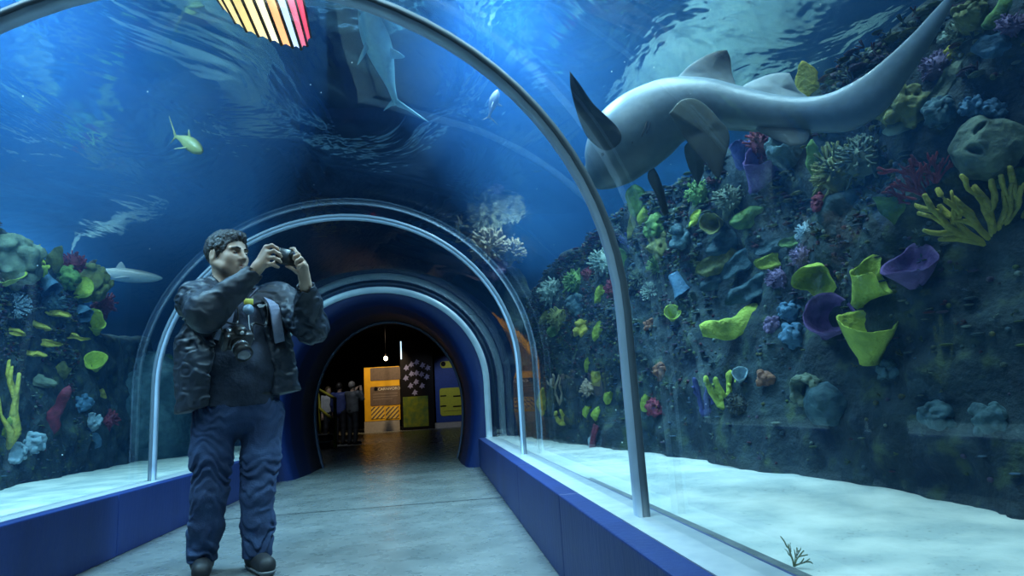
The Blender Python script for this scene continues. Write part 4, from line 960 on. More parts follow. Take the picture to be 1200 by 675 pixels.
for i in (0, 1): ANK[i] = np.array([ANK[i][0], ANK[i][1], max(ANK[i][2], .085)])
def hand(f, wrist, knuck, digits, rw, rp):
    """palm from the wrist to a row of knuckles, then each finger as its own bent chain"""
    kc = np.mean(knuck, 0); f.cap(wrist, wrist + (kc - wrist) * .35, rw, rw * 1.05, .015)
    for k in knuck: f.cap(wrist + (kc - wrist) * .25 + (k - kc) * .35, k, rp * 1.1, rp * .9, .016)
    for d in digits:
        n = len(d); f.chain(d, [.0105 - .0028 * i / (n - 1) for i in range(n)], .006)
body = Field((-1.55, 2.95, -.01), (-.52, 3.95, 1.84), .0046)
# skull, face
body.ell(hp(-.012, 0, .035), np.array([.102, .080, .098]) * 1.1, HA, .02); body.ell(hp(.028, 0, -.035), np.array([.078, .064, .088]) * 1.1, HA, .03)
body.ell(hp(.030, 0, -.085), np.array([.062, .052, .042]) * 1.1, HA, .03); body.ell(hp(.072, 0, -.108), np.array([.024, .026, .020]) * 1.1, HA, .025)
for s in (1, -1):
    body.ell(hp(.062, .042*s, -.030), np.array([.030, .028, .032]), HA, .025)                   # cheek
    body.cap(hp(.094, .012*s, .022), hp(.078, .050*s, .020), .011, .010, .012)                   # brow
    body.ell(hp(.098, .033*s, .003), np.array([.016, .021, .013]), HA, .012, True)               # eye socket
    body.ell(hp(.082, .032*s, .002), np.array([.015, .017, .014]), HA, .006)                     # eyeball under the lid
    body.cap(hp(.045, .058*s, -.075), hp(-.02, .068*s, -.045), .018, .018, .03)                  # jaw line
    body.ell(hp(-.012, .083*s, -.012), np.array([.022, .010, .034]), HA, .008); body.ell(hp(-.006, .094*s, -.010), np.array([.012, .008, .020]), HA, .006, True)   # ear
body.chain([hp(.098, 0, .012), hp(.112, 0, -.012), hp(.122, 0, -.030)], [.009, .011, .014], .012); 
for s in (1, -1): body.ell(hp(.108, .014*s, -.034), .0105, k=.008)
body.cap(hp(.094, -.022, -.064), hp(.094, .022, -.064), .009, .009, .010); body.cap(hp(.092, -.018, -.076), hp(.092, .018, -.076), .010, .010, .010); body.cap(hp(.108, -.026, -.0695), hp(.108, .026, -.0695), .0035, .0035, .006, cut=True)
body.cap(NEK - UP * .05, hp(-.020, 0, -.08), .066, .060, .03); body.cap(NEK - UP * .04 + lft * .12, NEK - UP * .01, .045, .05, .05); body.cap(NEK - UP * .04 - lft * .12, NEK - UP * .01, .045, .05, .05)
# trunk, arms, legs
body.cap(PEL, BEL, .120, .115, .06, Mt); body.cap(BEL, CHE, .115, .125, .06, Mt)
for s_, e_, w_ in ((SH_R, EL_R, WR_R), (SH_L, EL_L, WR_L)): body.cap(CHE + UP * .04, s_, .075, .052, .05); body.chain([s_, e_, w_], [.052, .042, .029], .03)
for i in (0, 1):
    body.chain([HIP[i], KNE[i], ANK[i]], [.088, .058, .042], .04); h_ = ANK[i] * np.array([1, 1, 0]) + UP * .05
    body.cap(h_ - ft[i] * .03, h_ + ft[i] * .13 - UP * .012, .036, .026, .02)
# right hand: wraps the left end of the camera; fingers come over the front
kR = [J(312, 290, -.375), J(314, 296, -.385), J(313.5, 302, -.385), J(311, 308, -.38)]
hand(body, WR_R, kR, [[kR[0], J(318.5, 287.5, -.385), J(324.5, 291, -.375), J(327, 294.5, -.365)], [kR[1], J(321, 294, -.40), J(327, 297.5, -.39), J(329.5, 301, -.378)], [kR[2], J(320.5, 302, -.40), J(326.5, 304.5, -.39), J(329, 307, -.378)], [kR[3], J(317.5, 309.5, -.395), J(322.5, 311.5, -.385), J(326, 313, -.375)], [J(303, 307, -.34), J(311, 312, -.31), J(318, 310, -.29), J(324, 306, -.285)]], .028, .0165)
# left hand: thumb below, forefinger over the top right corner
kL = [J(347.5, 303.5, -.335), J(352, 305, -.345), J(355.5, 308, -.345), J(358, 312.5, -.335)]
hand(body, WR_L, kL, [[kL[0], J(347.5, 296.5, -.335), J(344.5, 291.5, -.325), J(340.5, 291.5, -.318)], [kL[1], J(350, 298.5, -.365), J(345.5, 300.5, -.365), J(344.5, 304, -.355)], [kL[2], J(353, 303, -.372), J(348, 305.5, -.372), J(346.5, 309, -.362)], [kL[3], J(355.5, 309.5, -.368), J(351, 311.5, -.370), J(349.5, 314.5, -.36)], [J(354, 322, -.30), J(348, 319, -.32), J(341.5, 314, -.335), J(336, 312, -.335)]], .026, .0155)
V, Q = body.skin()
PT = thing('person', 'man in dark jacket and blue jeans on the walkway holding up a small camera', 'person', (float((ANK[0] + ANK[1])[0] / 2), float((ANK[0] + ANK[1])[1] / 2), 0))
obj('body', (V, Q), SKIN, PT)
M_LIP = mat('lips', (.34, .15, .13), rough=.45); M_EYE = mat('eye_dark', (.02, .015, .012), rough=.2); M_HAIR = mat('hair_black', (.012, .011, .012), (.035, .032, .034), rough=.42, scale=60, bump=.6, bscale=90)
for s in (1, -1):
    obj('eye', ball(hp(.0935, .032*s, .000), (.006, .0125, .0045), 12, 8, HA), M_EYE, PT)
    obj('eyebrow', tube([hp(.1085, .014*s, .0205), hp(.103, .034*s, .0275), hp(.088, .054*s, .0215)], [.0045, .0050, .003], 7), M_HAIR, PT)
obj('mouth', MB().add(*tube([hp(.0995, -.021, -.066), hp(.104, 0, -.064), hp(.0995, .021, -.066)], [.003, .006, .003], 7)).add(*tube([hp(.0985, -.018, -.0755), hp(.103, 0, -.0765), hp(.0985, .018, -.0755)], [.003, .0065, .003], 7)).geo(), M_LIP, PT)
# hair: short, dark, brushed up over the forehead
h = Field(HC - .19, HC + .20, .0045)
h.ell(hp(-.016, 0, .036), np.array([.112, .089, .100]) * 1.10, HA, .02); h.ell(hp(.045, 0, .094), np.array([.060, .060, .028]), HA, .03); h.ell(hp(.03, .015, .104), np.array([.05, .045, .020]), HA, .02)
h.ell(hp(.125, 0, -.022), np.array([.098, .120, .098]), HA, .012, True); h.ell(hp(.02, 0, -.115), np.array([.125, .125, .095]), HA, .01, True)
for s in (1, -1): h.cap(hp(.022, .081*s, .03), hp(.014, .080*s, -.022), .012, .008, .01); h.ell(hp(-.012, .088*s, -.014), np.array([.026, .016, .036]), HA, .005, True)
h.warp(lambda P: (fbm((P - HC.astype(np.float32)) @ HA.T.astype(np.float32) * np.array([60, 90, 50], np.float32), 2) - .37) * .020)
obj('hair', h.skin(), M_HAIR, PT)
# t-shirt
M_TEE = mat('tee_navy', (.020, .030, .055), (.013, .02, .038), rough=.85, scale=25, bump=.25, bscale=60)
c = Field((-1.45, 3.05, .72), (-.60, 3.95, 1.55), .006)
c.cap(PEL - UP * .05, BEL, .150, .146, .06, Mt); c.cap(BEL, CHE - UP * .02, .146, .140, .06, Mt); c.cap(CHE + lft * .12, CHE - lft * .12, .105, .105, .05)
c.ell(NEK + fwd * .035 + UP * .02, (.09, .09, .07), k=.02, cut=True); c.mix((-1.5, 3, .5), (-.5, 4, .88), lambda P: P[..., 2] - .818 - .012 * np.sin(P[..., 0] * 14), .01, True)
c.warp(lambda P: .008 * np.sin(P[..., 2] * 38 + 5 * vnoise(P * 7)) * vnoise(P * 5) + (fbm(P * 9, 3) - .47) * .014); obj('t_shirt', c.skin(), M_TEE, PT)
# jeans
M_JEAN = mat('denim', (.012, .030, .085), (.026, .058, .14), rough=.85, scale=9, bump=.3, bscale=180, lo=.38, hi=.7)
c = Field((-1.50, 3.15, .05), (-.62, 3.95, 1.06), .006)
c.cap(PEL + UP * .06, PEL - UP * .01, .138, .142, .05, Mt)
c.chain([HIP[0] + UP * .02, HIP[0] * .5 + KNE[0] * .5 - lft * .006, KNE[0], KNE[0] * .5 + ANK[0] * .5, ANK[0] - UP * .01], [.112, .098, .084, .077, .071], .03)
c1 = c; c = Field((-1.50, 3.15, .05), (-.62, 3.95, 1.06), .006)
c.chain([HIP[1] + UP * .02, HIP[1] * .5 + KNE[1] * .5 + lft * .005, KNE[1], KNE[1] * .5 + ANK[1] * .5, ANK[1] - UP * .01], [.112, .096, .079, .074, .071], .03)
_h = np.maximum(.012 - np.abs(c.d - c1.d), 0) / .012; c.d = np.minimum(c.d, c1.d) - _h * _h * .003
def folds(P):
    z = P[..., 2]; w = .35 + 1.2 * np.exp(-((z - .47) / .09)**2) + 1.5 * np.exp(-((z - .16) / .10)**2) + .5 * np.exp(-((z - .86) / .10)**2)
    ph = z * 85 + 44 * (fbm(P * np.array([7, 7, 5], np.float32), 3) - .47) + P[..., 0] * 30
    return .0045 * w * np.sin(ph) * (.3 + 1.4 * vnoise(P * 9 + 3)) + (fbm(P * 10, 3) - .47) * .022
c.warp(folds); c.mix((-1.6, 3, 0), (-.5, 4, .1), lambda P: P[..., 2] - .062, .006, True); obj('jeans', c.skin(), M_JEAN, PT)
obj('belt', (lambda: (lambda f: (f.cap(PEL + UP * .085, PEL + UP * .10, .148, .148, .02, Mt), f.mix((-2, 2, 0), (0, 5, 2), lambda P: np.abs(P[..., 2] - (PEL[2] + .085)) * -1 + .02, .004, True))[0])(Field(PEL - np.array([.3, .3, .05]), PEL + np.array([.3, .3, .3]), .007)).skin())(), mat('belt_black', (.012, .012, .014), rough=.4), PT)
# shoes
M_SHOE = mat('shoe_black', (.008, .009, .012), (.016, .016, .02), rough=.6, scale=30); M_SOLE = mat('shoe_sole', (.12, .13, .14), rough=.6)
for i in (0, 1):
    a = ANK[i] * np.array([1, 1, 0]); g = Field(a + np.array([-.28, -.30, -.01]), a + np.array([.28, .22, .16]), .005); l_ = np.cross(UP, ft[i])
    g.cap(a - ft[i] * .055 + UP * .055, a + ft[i] * .15 + UP * .045, .048, .044, .02); g.cap(a - ft[i] * .02 + UP * .06, a - ft[i] * .01 + UP * .11, .052, .050, .03); g.mix(a - .5, a + np.array([.5, .5, .022]), lambda P: P[..., 2] - .020, .004, True)
    sh = obj('shoe', g.skin(), M_SHOE, PT)
    g = Field(a + np.array([-.28, -.30, -.01]), a + np.array([.28, .22, .16]), .005); g.cap(a - ft[i] * .055 + UP * .04, a + ft[i] * .155 + UP * .04, .052, .048, .02)
    g.mix(a - .5, a + .5, lambda P: 1.0 * (.024 - P[..., 2]), .003, True); g.mix(a - .5, a + .5, lambda P: P[..., 2] - .001, .003, True); obj('sole', g.skin(), M_SOLE, PT)
    lc_ = MB()
    for k in range(4): q = a + ft[i] * (.04 + .025 * k) + UP * (.102 - .011 * k); lc_.add(*tube([q - l_ * .022, q + UP * .004, q + l_ * .022], .0035, 5))
    obj('laces', lc_.geo(), mat('laces', (.10, .10, .11)), PT)
# jacket: open front, puffy sleeves, flared hem
M_JACK = mat('jacket_nylon', (.009, .014, .025), (.016, .024, .040), rough=.52, scale=6, bump=.12, bscale=22, spec=.45)
c = Field((-1.58, 2.98, .74), (-.50, 4.02, 1.56), .006)
c.cap(PEL - UP * .03, BEL, .172, .166, .06, Mt); c.cap(BEL, CHE - UP * .01, .166, .160, .06, Mt); c.cap(CHE + UP * .045 + lft * .16, CHE + UP * .05 - lft * .15, .105, .105, .06)
c.cap(J(222, 400, -.08), J(226, 478, -.10), .060, .085, .08); c.cap(J(326, 395, .08), J(337, 458, .06), .055, .062, .07)
c.cap(NEK - UP * .02 + lft * .06, NEK - UP * .02 - lft * .06, .075, .075, .04)
ctr = (PEL + CHE) / 2
def front(P):
    q = P - ctr.astype(np.float32); f_ = q @ fwd.astype(np.float32); l_ = q @ lft.astype(np.float32) + .035
    wd = .105 + .05 * np.clip((1.35 - P[..., 2]) / .4, 0, 1)
    return np.maximum(np.abs(l_) - wd, .02 - f_)
c.mix(ctr - .6, ctr + .62, front, .02, True)
c.ell(NEK + fwd * .05 + UP * .03, (.085, .085, .09), k=.02, cut=True)
for s_, e_, w_, rr in ((SH_R, EL_R, WR_R, (.098, .088, .058, .046)), (SH_L, EL_L, WR_L, (.098, .084, .062, .050))):
    d = w_ - (w_ - e_) * .05; m_ = e_ * .45 + d * .55; c.cap(CHE + UP * .05, s_, .10, .098, .05); c.chain([s_, e_, m_, d], list(rr), .04); c.cap(w_ - (w_ - e_) * .02, w_ + (w_ - e_) * .3, .036, .045, .006, cut=True)
def puff(P):
    w = np.clip(np.minimum(np.linalg.norm(P - SH_R, axis=-1), np.linalg.norm(P - EL_L, axis=-1)) / .35, 0, 1); w = .45 + 1.0 * (1 - w)
    q = fbm(P * np.array([9, 9, 13], np.float32), 3)
    return .006 * w * np.sin(q * 30 + P[..., 2] * 42 + P[..., 0] * 30) * .8 + (fbm(P * 7, 3) - .47) * .03
c.warp(puff); c.mix((-2, 2, .5), (0, 5, .95), lambda P: P[..., 2] - (.835 + .05 * np.clip((P[..., 0] + 1.05) / .3, -1, 1)), .012, True)
obj('jacket', c.skin(), M_JACK, PT)
cl = [NEK - lft * .075 + fwd * .03 - UP * .035, NEK - lft * .085 - fwd * .03 + UP * .0, NEK - fwd * .085 + UP * .015, NEK + lft * .085 - fwd * .03 + UP * .0, NEK + lft * .08 + fwd * .03 - UP * .035]
obj('collar', tube(spline(cl, 6), [.020] + [.027] * 22 + [.026, .02], 10, flat=1.5), M_JACK, PT)
obj('shirt_logo', (lambda P: (np.array(P), [(0, 1, 2, 3, 4, 5)]))([J(301, 357.5, -.215), J(304, 356, -.216), J(308, 357, -.214), J(313, 355.5, -.210), J(308.5, 360, -.212), J(303.5, 360.5, -.215)]), WHT_ := mat('logo_white', (.8, .8, .8)), PT, smooth=False)['label'] = 'small white logo on the chest'

# backpack on his back, its two straps over the chest
M_PACK = mat('pack_grey', (.10, .12, .17), (.07, .085, .13), rough=.8, scale=20); M_STRAP = mat('strap_grey', (.20, .22, .30), (.15, .17, .24), rough=.8, scale=40)
t = thing('backpack', 'grey backpack worn by the man, its pale straps over his shoulders', 'backpack', CHE - fwd * .28 - UP * .2)
pc = CHE - fwd * .285 - UP * .10
obj('pack', rbox(pc, (lft, fwd, UP), (.13, .07, .20), .5), M_PACK, t)
obj('pocket', rbox(pc - fwd * .08 - UP * .07, (lft, fwd, UP), (.10, .03, .10), .5), M_PACK, t)
def strap(sg):
    a = CHE + lft * .13 * sg
    pts = [a - fwd * .20 + UP * .08, a - fwd * .11 + UP * .165, a + UP * .17 - lft * .015 * sg, a + fwd * .10 + UP * .13 - lft * .02 * sg, a + fwd * .185 + UP * .06 - lft * .012 * sg, a + fwd * .195 - UP * .05 + lft * .005 * sg, a + fwd * .17 - UP * .13 + lft * .03 * sg]
    sp = spline(pts, 5); V = []; F = []
    for i, p in enumerate(sp):
        tt = nrm(sp[min(i+1, len(sp)-1)] - sp[max(i-1, 0)]); w = nrm(lft - tt * (lft @ tt)); u = np.cross(tt, w)
        for x, y in ((-.026, -.006), (.026, -.006), (.026, .006), (-.026, .006)): V.append(p + w * x + u * y)
    for i in range(len(sp) - 1):
        for k in range(4): F.append((i*4+k, i*4+(k+1) % 4, i*4+4+(k+1) % 4, i*4+4+k))
    obj('shoulder_strap', (np.array(V), F), M_STRAP, t, smooth=False)
strap(1); strap(-1)

# DSLR hanging at the belly
M_CAM = mat('camera_black', (.012, .012, .014), (.02, .02, .022), rough=.35, scale=80); M_CHR = mat('lens_silver', (.5, .55, .6), rough=.25, metal=.8); M_GLS = mat('lens_glass', (.02, .03, .06), rough=.05, coat=1.0, spec=.8)
dc = J(277, 398, -.27); df = nrm(fwd * .75 + np.array([0, 0, -.6])); dl = nrm(np.cross(UP, df)); du = np.cross(df, dl)
t = thing('slr_camera', 'black camera with a big lens hanging on a neck strap at the man\'s belly', 'camera', dc)
obj('body', rbox(dc, (dl, df, du), (.072, .032, .048), .3), M_CAM, t); obj('prism', rbox(dc + du * .058 + df * .005, (dl, df, du), (.030, .030, .022), .6), M_CAM, t); obj('grip', rbox(dc - dl * .062 + df * .03, (dl, df, du), (.016, .022, .045), .6), M_CAM, t)
lb = dc + df * .03 - du * .004
obj('lens', MB().add(*disc_cyl(lb, df, .036, .045, 24)).add(*disc_cyl(lb + df * .045, df, .040, .055, 24, .042)).geo(), M_CAM, t)
ln = [o for o in t.children if o.name.startswith('lens')][-1]
def sub(name, geo, m, par, top_t):
    V, F = geo; V = np.array(V); o = obj(name, (V, F), m); w = o.location.copy(); o.parent = par; o.location = w - par.location - top_t.location; return o
sub('lens_ring', disc_cyl(lb + df * .034, df, .0405, .010, 24), M_CHR, ln, t); sub('front_glass', ball(lb + df * .098, (.034, .034, .008), 18, 8, np.array([dl, du, df])), M_GLS, ln, t)
obj('badge', disc_cyl(dc + du * .062 + df * .034, df, .010, .002, 12), mat('badge_white', (.6, .6, .6)), t); obj('dial', disc_cyl(dc + du * .046 - dl * .05, du, .013, .012, 16), M_CHR, t)
for sg in (1, -1): 
    e = dc + dl * .072 * sg + du * .035
    obj('neck_strap', tube(spline([e, e + UP * .06 - fwd * .02 + lft * .01 * sg, CHE + fwd * .185 + lft * .075 * sg - UP * .04, CHE + fwd * .165 + lft * .085 * sg + UP * .08, NEK + lft * .095 * sg + fwd * .03 - UP * .045, NEK + lft * .07 * sg - fwd * .08 + UP * .02, NEK - fwd * .105 + UP * .03], 5), .010, 6, flat=.35), M_CAM, t)

# small camera held up in both hands
gc = J(336.5, 301.5, -.335); gf = nrm([.62, -.77, .12]); gl = nrm(np.cross(UP + CR * .12, gf)); gu = np.cross(gf, gl)
t = thing('compact_camera', 'small dark camera held up in front of the man\'s face with both hands', 'camera', gc)
obj('body', rbox(gc, (gl, gf, gu), (.060, .013, .042), .5), mat('compact_grey', (.012, .015, .020), (.008, .010, .014), rough=.35, scale=40), t)
obj('lens', MB().add(*disc_cyl(gc + gf * .012 + gl * .026 + gu * .010, gf, .022, .012, 22)).add(*disc_cyl(gc + gf * .024 + gl * .026 + gu * .010, gf, .018, .008, 22)).geo(), M_CAM, t)
obj('front_glass', ball(gc + gf * .033 + gl * .026 + gu * .010, (.013, .013, .003), 14, 6, np.array([gl, gu, gf])), M_GLS, t); obj('shutter_button', disc_cyl(gc + gu * .036 - gl * .03, gu, .006, .004, 12), M_CHR, t)

# badge on a cord against his chest
bc = CHE + fwd * .175 - lft * .015 + UP * .035
t = thing('name_badge', 'round badge with a yellow tab hanging on a cord on the man\'s chest', 'badge', bc)
obj('disc', disc_cyl(bc, fwd, .028, .008, 24), mat('badge_blue', (.16, .24, .32), rough=.4), t); obj('tab', rbox(bc + UP * .042 + fwd * .004, (lft, fwd, UP), (.024, .004, .016), .4), mat('tab_yellow', (.55, .50, .08), rough=.5), t)
obj('cord', tube(spline([bc + fwd * .004 - UP * .026, bc + fwd * .02 - UP * .10, bc + fwd * .03 - UP * .16 + lft * .02], 4), .0028, 6), mat('cord_pale', (.45, .48, .5)), t)
for sg in (1, -1): obj('lanyard', tube(spline([bc + UP * .055, bc + UP * .12 + lft * .05 * sg - fwd * .01, NEK + lft * .085 * sg + fwd * .03 - UP * .03], 4), .0055, 6), mat('lanyard_dark', (.03, .03, .06)), t)

SKIN_ = mat("skin", (.50, .34, .25))
# ------------------------------------------------------------------ exhibition room beyond the portal
M_RWALL = mat('room_black', (.012, .012, .015), rough=.8)
mb = MB(); mb.add(*box((-8, 33, 0), (6, 33.2, 4.2))); mb.add(*box((-8.2, YE + .2, 0), (-8, 33, 4.2))); mb.add(*box((6, YE + .2, 0), (6.2, 33, 4.2)))
struct(obj('wall_back', mb.geo(), M_RWALL, smooth=False), 'black walls of the dark exhibition room')
struct(obj('ceiling_room', box((-8, YE + .2, 4.2), (6, 33, 4.3)), M_RWALL, smooth=False), 'black ceiling of the exhibition room')
def quad_px(u0, v0, u1, v1, y): return at_y(u0, v0, y), at_y(u1, v1, y)
def slab(u0, v0, u1, v1, y, th=.03):
    """upright rectangular slab facing the walkway, covering a window of the view at distance y"""
    a = at_y((u0 + u1) / 2, v0, y); b = at_y((u0 + u1) / 2, v1, y); l = at_y(u0, (v0 + v1) / 2, y); r = at_y(u1, (v0 + v1) / 2, y)
    return box((l[0], y, b[2]), (r[0], y + th, a[2]))
def rslab(u0, v0, u1, v1, y, th=.03, r=.25):
    V, F = slab(u0, v0, u1, v1, y, th); lo, hi = np.min(V, 0), np.max(V, 0); c = (lo + hi) / 2; hx, hz = (hi[0] - lo[0]) / 2, (hi[2] - lo[2]) / 2; rr = r * min(hx, hz); P = []
    for cx, cz, a0 in ((hx - rr, hz - rr, 0), (-hx + rr, hz - rr, 90), (-hx + rr, -hz + rr, 180), (hx - rr, -hz + rr, 270)):
        for k in range(5): a = math.radians(a0 + k * 22.5); P.append((c[0] + cx + rr * math.cos(a), c[2] + cz + rr * math.sin(a)))
    n = len(P); V = [(x, lo[1], z) for x, z in P] + [(x, hi[1], z) for x, z in P]
    F = [tuple(range(n)), tuple(range(n, 2*n))[::-1]] + [(i, n+i, n+(i+1) % n, (i+1) % n) for i in range(n)]; return V, F
YEL_P = mat('panel_yellow', (.85, .50, .02), (.75, .42, .02), rough=.5, scale=4)
GRY_P = mat('panel_grey', (.16, .12, .11), (.13, .10, .09), rough=.5); BLK_P = mat('panel_black', (.004, .004, .007), rough=.5, spec=.2); WHT = mat('print_white', (.8, .8, .78), rough=.5)
BLU_P = mat('panel_blue', (.02, .06, .30), (.015, .05, .25), rough=.5); LIM_P = mat('panel_lime', (.50, .50, .04), (.42, .44, .04), rough=.5); PLINTH = mat('plinth_white', (.45, .43, .42), (.38, .36, .36), rough=.5)
YB = 26.0
def to_floor(u0, u1, v0, y, th): V, F = slab(u0, v0, u1, v0 + 4, y, th); lo, hi = np.min(V, 0), np.max(V, 0); return box((lo[0], lo[1], 0), (hi[0], hi[1], hi[2]))
t = thing('exhibit_panel', 'yellow exhibit panel with grey plaques and caution stripes, lit by the hanging bulb', 'panel', (at_y(447, 460, YB)[0], YB, 0))
obj('board', slab(427, 430, 468.5, 493, YB, .12), YEL_P, t, smooth=False)
obj('plaque', rslab(434, 430.6, 469, 445.5, YB - .015, .02, .15), GRY_P, t, smooth=False); obj('plaque', rslab(434, 452.5, 469, 475, YB - .015, .02, .15), GRY_P, t, smooth=False)
mb = MB()
for (ua, ub) in ((435, 450.5), (452, 467.5)):                      # two striped caution boards
    mb2 = slab(ua, 476.5, ub, 490.5, YB - .018, .015); lo, hi = np.min(mb2[0], 0), np.max(mb2[0], 0)
    obj('caution_board', mb2, mat('caution_cream', (.9, .62, .12), rough=.5), t, smooth=False)
    W, H = hi[0] - lo[0], hi[2] - lo[2]
    for k in range(-3, 5):                                         # diagonal bars clipped to the board
        P = []; s0 = k * .34 * W
        for q, zz in ((s0, 0), (s0 + .13 * W, 0), (s0 + .13 * W + H, H), (s0 + H, H)): P.append([q, zz])
        # clip in x
        def clipx(P, lim, keep):
            out = []
            for i in range(len(P)):
                a, b = P[i], P[(i + 1) % len(P)]
                ia, ib = keep(a[0] - lim), keep(b[0] - lim)
                if ia: out.append(a)
                if ia != ib: q = (lim - a[0]) / (b[0] - a[0]); out.append([lim, a[1] + (b[1] - a[1]) * q])
            return out
        P = clipx(P, 0, lambda d: d >= 0)
        if len(P) > 2: P = clipx(P, W, lambda d: d <= 0)
        if len(P) > 2:
            n = len(P); V = [(lo[0] + a, YB - .024, lo[2] + b) for a, b in P] + [(lo[0] + a, YB - .017, lo[2] + b) for a, b in P]
            mb.add(V, [tuple(range(n)), tuple(range(n, 2*n))[::-1]] + [(i, n+i, n+(i+1) % n, (i+1) % n) for i in range(n)])
obj('stripe', mb.geo(), GRY_P, t, smooth=False)
obj('plinth', to_floor(427, 468.5, 493, YB + .01, .16), PLINTH, t, smooth=False)
def text(s, u, v, hpx, y, m, parent, name='lettering'):
    cu = bpy.data.curves.new(name, 'FONT'); cu.body = s; cu.size = hpx / F_PX * y * 1.35; cu.extrude = .004; cu.align_x = 'CENTER'; cu.align_y = 'CENTER'
    o = bpy.data.objects.new(name, cu); COL.objects.link(o); bpy.context.view_layer.update()
    dg = bpy.context.evaluated_depsgraph_get(); me = bpy.data.meshes.new_from_object(o.evaluated_get(dg)); bpy.data.objects.remove(o)
    me.materials.clear(); me.materials.append(m); q = bpy.data.objects.new(name, me); COL.objects.link(q); q.parent = parent
    q.location = Vector(at_y(u, v, y)) - parent.location; q.rotation_euler = (PI / 2, 0, 0); return q
text('CARNIVORO', 456, 455.6, 3.2, YB - .03, WHT, t)
obj('icon', disc_cyl(at_y(440.5, 455.6, YB - .03), (0, -1, 0), .072, .006, 16), BLK_P, t, smooth=False)
obj('body_text', MB().add(*slab(437, 461, 466, 461.5, YB - .02, .004)).add(*slab(437, 464.2, 466, 464.7, YB - .02, .004)).add(*slab(437, 467.4, 460, 467.9, YB - .02, .004)).geo(), mat('print_grey', (.35, .30, .28)), t, smooth=False)

t = thing('display_board', 'tall black display board with lavender fish cut-outs over a green poster', 'display board', (at_y(488, 460, YB - .6)[0], YB - .6, 0)); yb = YB - .6
obj('board', (lambda g: box((np.min(g[0], 0)[0], yb, 0), (np.max(g[0], 0)[0], yb + .1, np.max(g[0], 0)[2])))(slab(469.5, 398, 508, 505, yb)), BLK_P, t, smooth=False)
obj('poster', slab(472.5, 464.5, 502, 500, yb - .012, .012), mat('poster_green', (.16, .20, .015), (.06, .12, .03), rough=.4, scale=5), t, smooth=False)
for u, v in ((476, 431), (482, 427), (488, 424.5), (495, 428), (501, 431), (475.5, 443), (482, 438), (488, 437), (494, 438.5), (500, 441.5), (487.5, 447.5), (481, 452), (494.5, 452), (486, 460)):
    c = at_y(u, v, yb - .012); q = .135; P = [(-.55, .0), (-.2, .55), (.05, .95), (.3, .5), (.95, .3), (.5, 0), (.75, -.6), (.2, -.45), (-.1, -.95), (-.3, -.45), (-.85, -.35)]
    V = [c + np.array([x * q, 0, z * q]) for x, z in P] + [c + np.array([x * q, .012, z * q]) for x, z in P]; n = len(P)
    obj('cut_out', (np.array(V), [tuple(range(n))[::-1], tuple(range(n, 2*n))] + [(i, (i+1) % n, n+(i+1) % n, n+i) for i in range(n)]), mat('lavender', (.20, .21, .42), rough=.5), t, smooth=False)
obj('light_strip', slab(469.2, 400, 470.6, 421, yb - .03, .03), mat('strip_glow', (.5, .6, .7), emit=(.55, .8, 1), estr=1.6), t, smooth=False)

t = thing('exhibit_panel', 'blue exhibit panel with lime text blocks right of the black board', 'panel', (at_y(530, 460, YB)[0], YB, 0))
obj('board', slab(510, 416, 556, 494, YB, .12), BLU_P, t, smooth=False)
obj('title_block', rslab(516, 423, 536, 431, YB - .015, .02, .8), LIM_P, t, smooth=False); obj('porthole', disc_cyl(at_y(519.5, 426.5, YB - .018), (0, -1, 0), .098, .01, 18), BLK_P, t, smooth=False)
obj('text_block', rslab(515.5, 454, 552, 486.5, YB - .015, .02, .2), LIM_P, t, smooth=False)
for a, b, v in ((516, 523, 463.2), (531, 545, 463.2), (516, 523, 475.2), (531, 545, 475.2)): obj('slot', slab(a, v, b, v + 1.5, YB - .02, .008), BLK_P, t, smooth=False)
obj('text_line', slab(520, 481, 541, 481.7, YB - .02, .008), mat('print_dark', (.2, .2, .03)), t, smooth=False)
obj('plinth', to_floor(509, 556, 494, YB + .01, .16), PLINTH, t, smooth=False)

# hanging bulb
bp = at_y(452, 420, 24.4)
t = thing('pendant_bulb', 'bare warm bulb hanging from a cord above the yellow panel', 'lamp', bp)
obj('bulb', ball(bp, (.07, .07, .09), 14, 10), mat('bulb_glow', (1, .8, .5), emit=(1, .72, .38), estr=14), t)
obj('socket', disc_cyl(bp + np.array([0, 0, .08]), (0, 0, 1), .03, .08), BLK_P, t); obj('cord', tube([bp + np.array([0, 0, .13]), (bp[0], bp[1], 4.2)], .008, 6), BLK_P, t)

# stair rail and steps
YR = 15.6
def rl(u, v, y): return at_y(u, v, y)
OLR = mat('rail_yellow', (.42, .38, .04), (.34, .32, .04), rough=.45)
t = thing('stair_rail', 'yellow-green stair rail at the left of the exhibition room', 'railing', (at_y(384, 500, YR)[0], YR, 0))
pa, pb = at_y(374.5, 456, YR + .7), at_y(392.5, 466, YR)
za = 0
obj('post', tube([(pa[0], pa[1], .3), pa], .035, 8), OLR, t); obj('post', tube([(pb[0], pb[1], 0), pb], .04, 8), OLR, t)
obj('rail', tube([pa - np.array([0, 0, .02]), pb - np.array([0, 0, .02])], .035, 8), OLR, t); obj('rail', tube([at_y(375, 479, YR + .7), at_y(392, 494, YR)], .035, 8), OLR, t)
stp = mat('step_dark', (.05, .05, .06)); nos = mat('step_nosing', (.55, .55, .55))
xr = pb[0] - .12
t = thing('stairs', 'dark steps with pale nosings beyond the stair rail', 'stairs', (xr - .6, YR + .5, 0))
for i in range(2):
    obj('step', box((xr - 1.2, YR + .05 + .35 * i, .16 * i), (xr, YR + .62, .16 * (i + 1))), stp, t, smooth=False); obj('nosing', box((xr - 1.2, YR + .03 + .35 * i, .16 * (i + 1) - .03), (xr, YR + .05 + .35 * i, .16 * (i + 1) + .004)), nos, t, smooth=False)

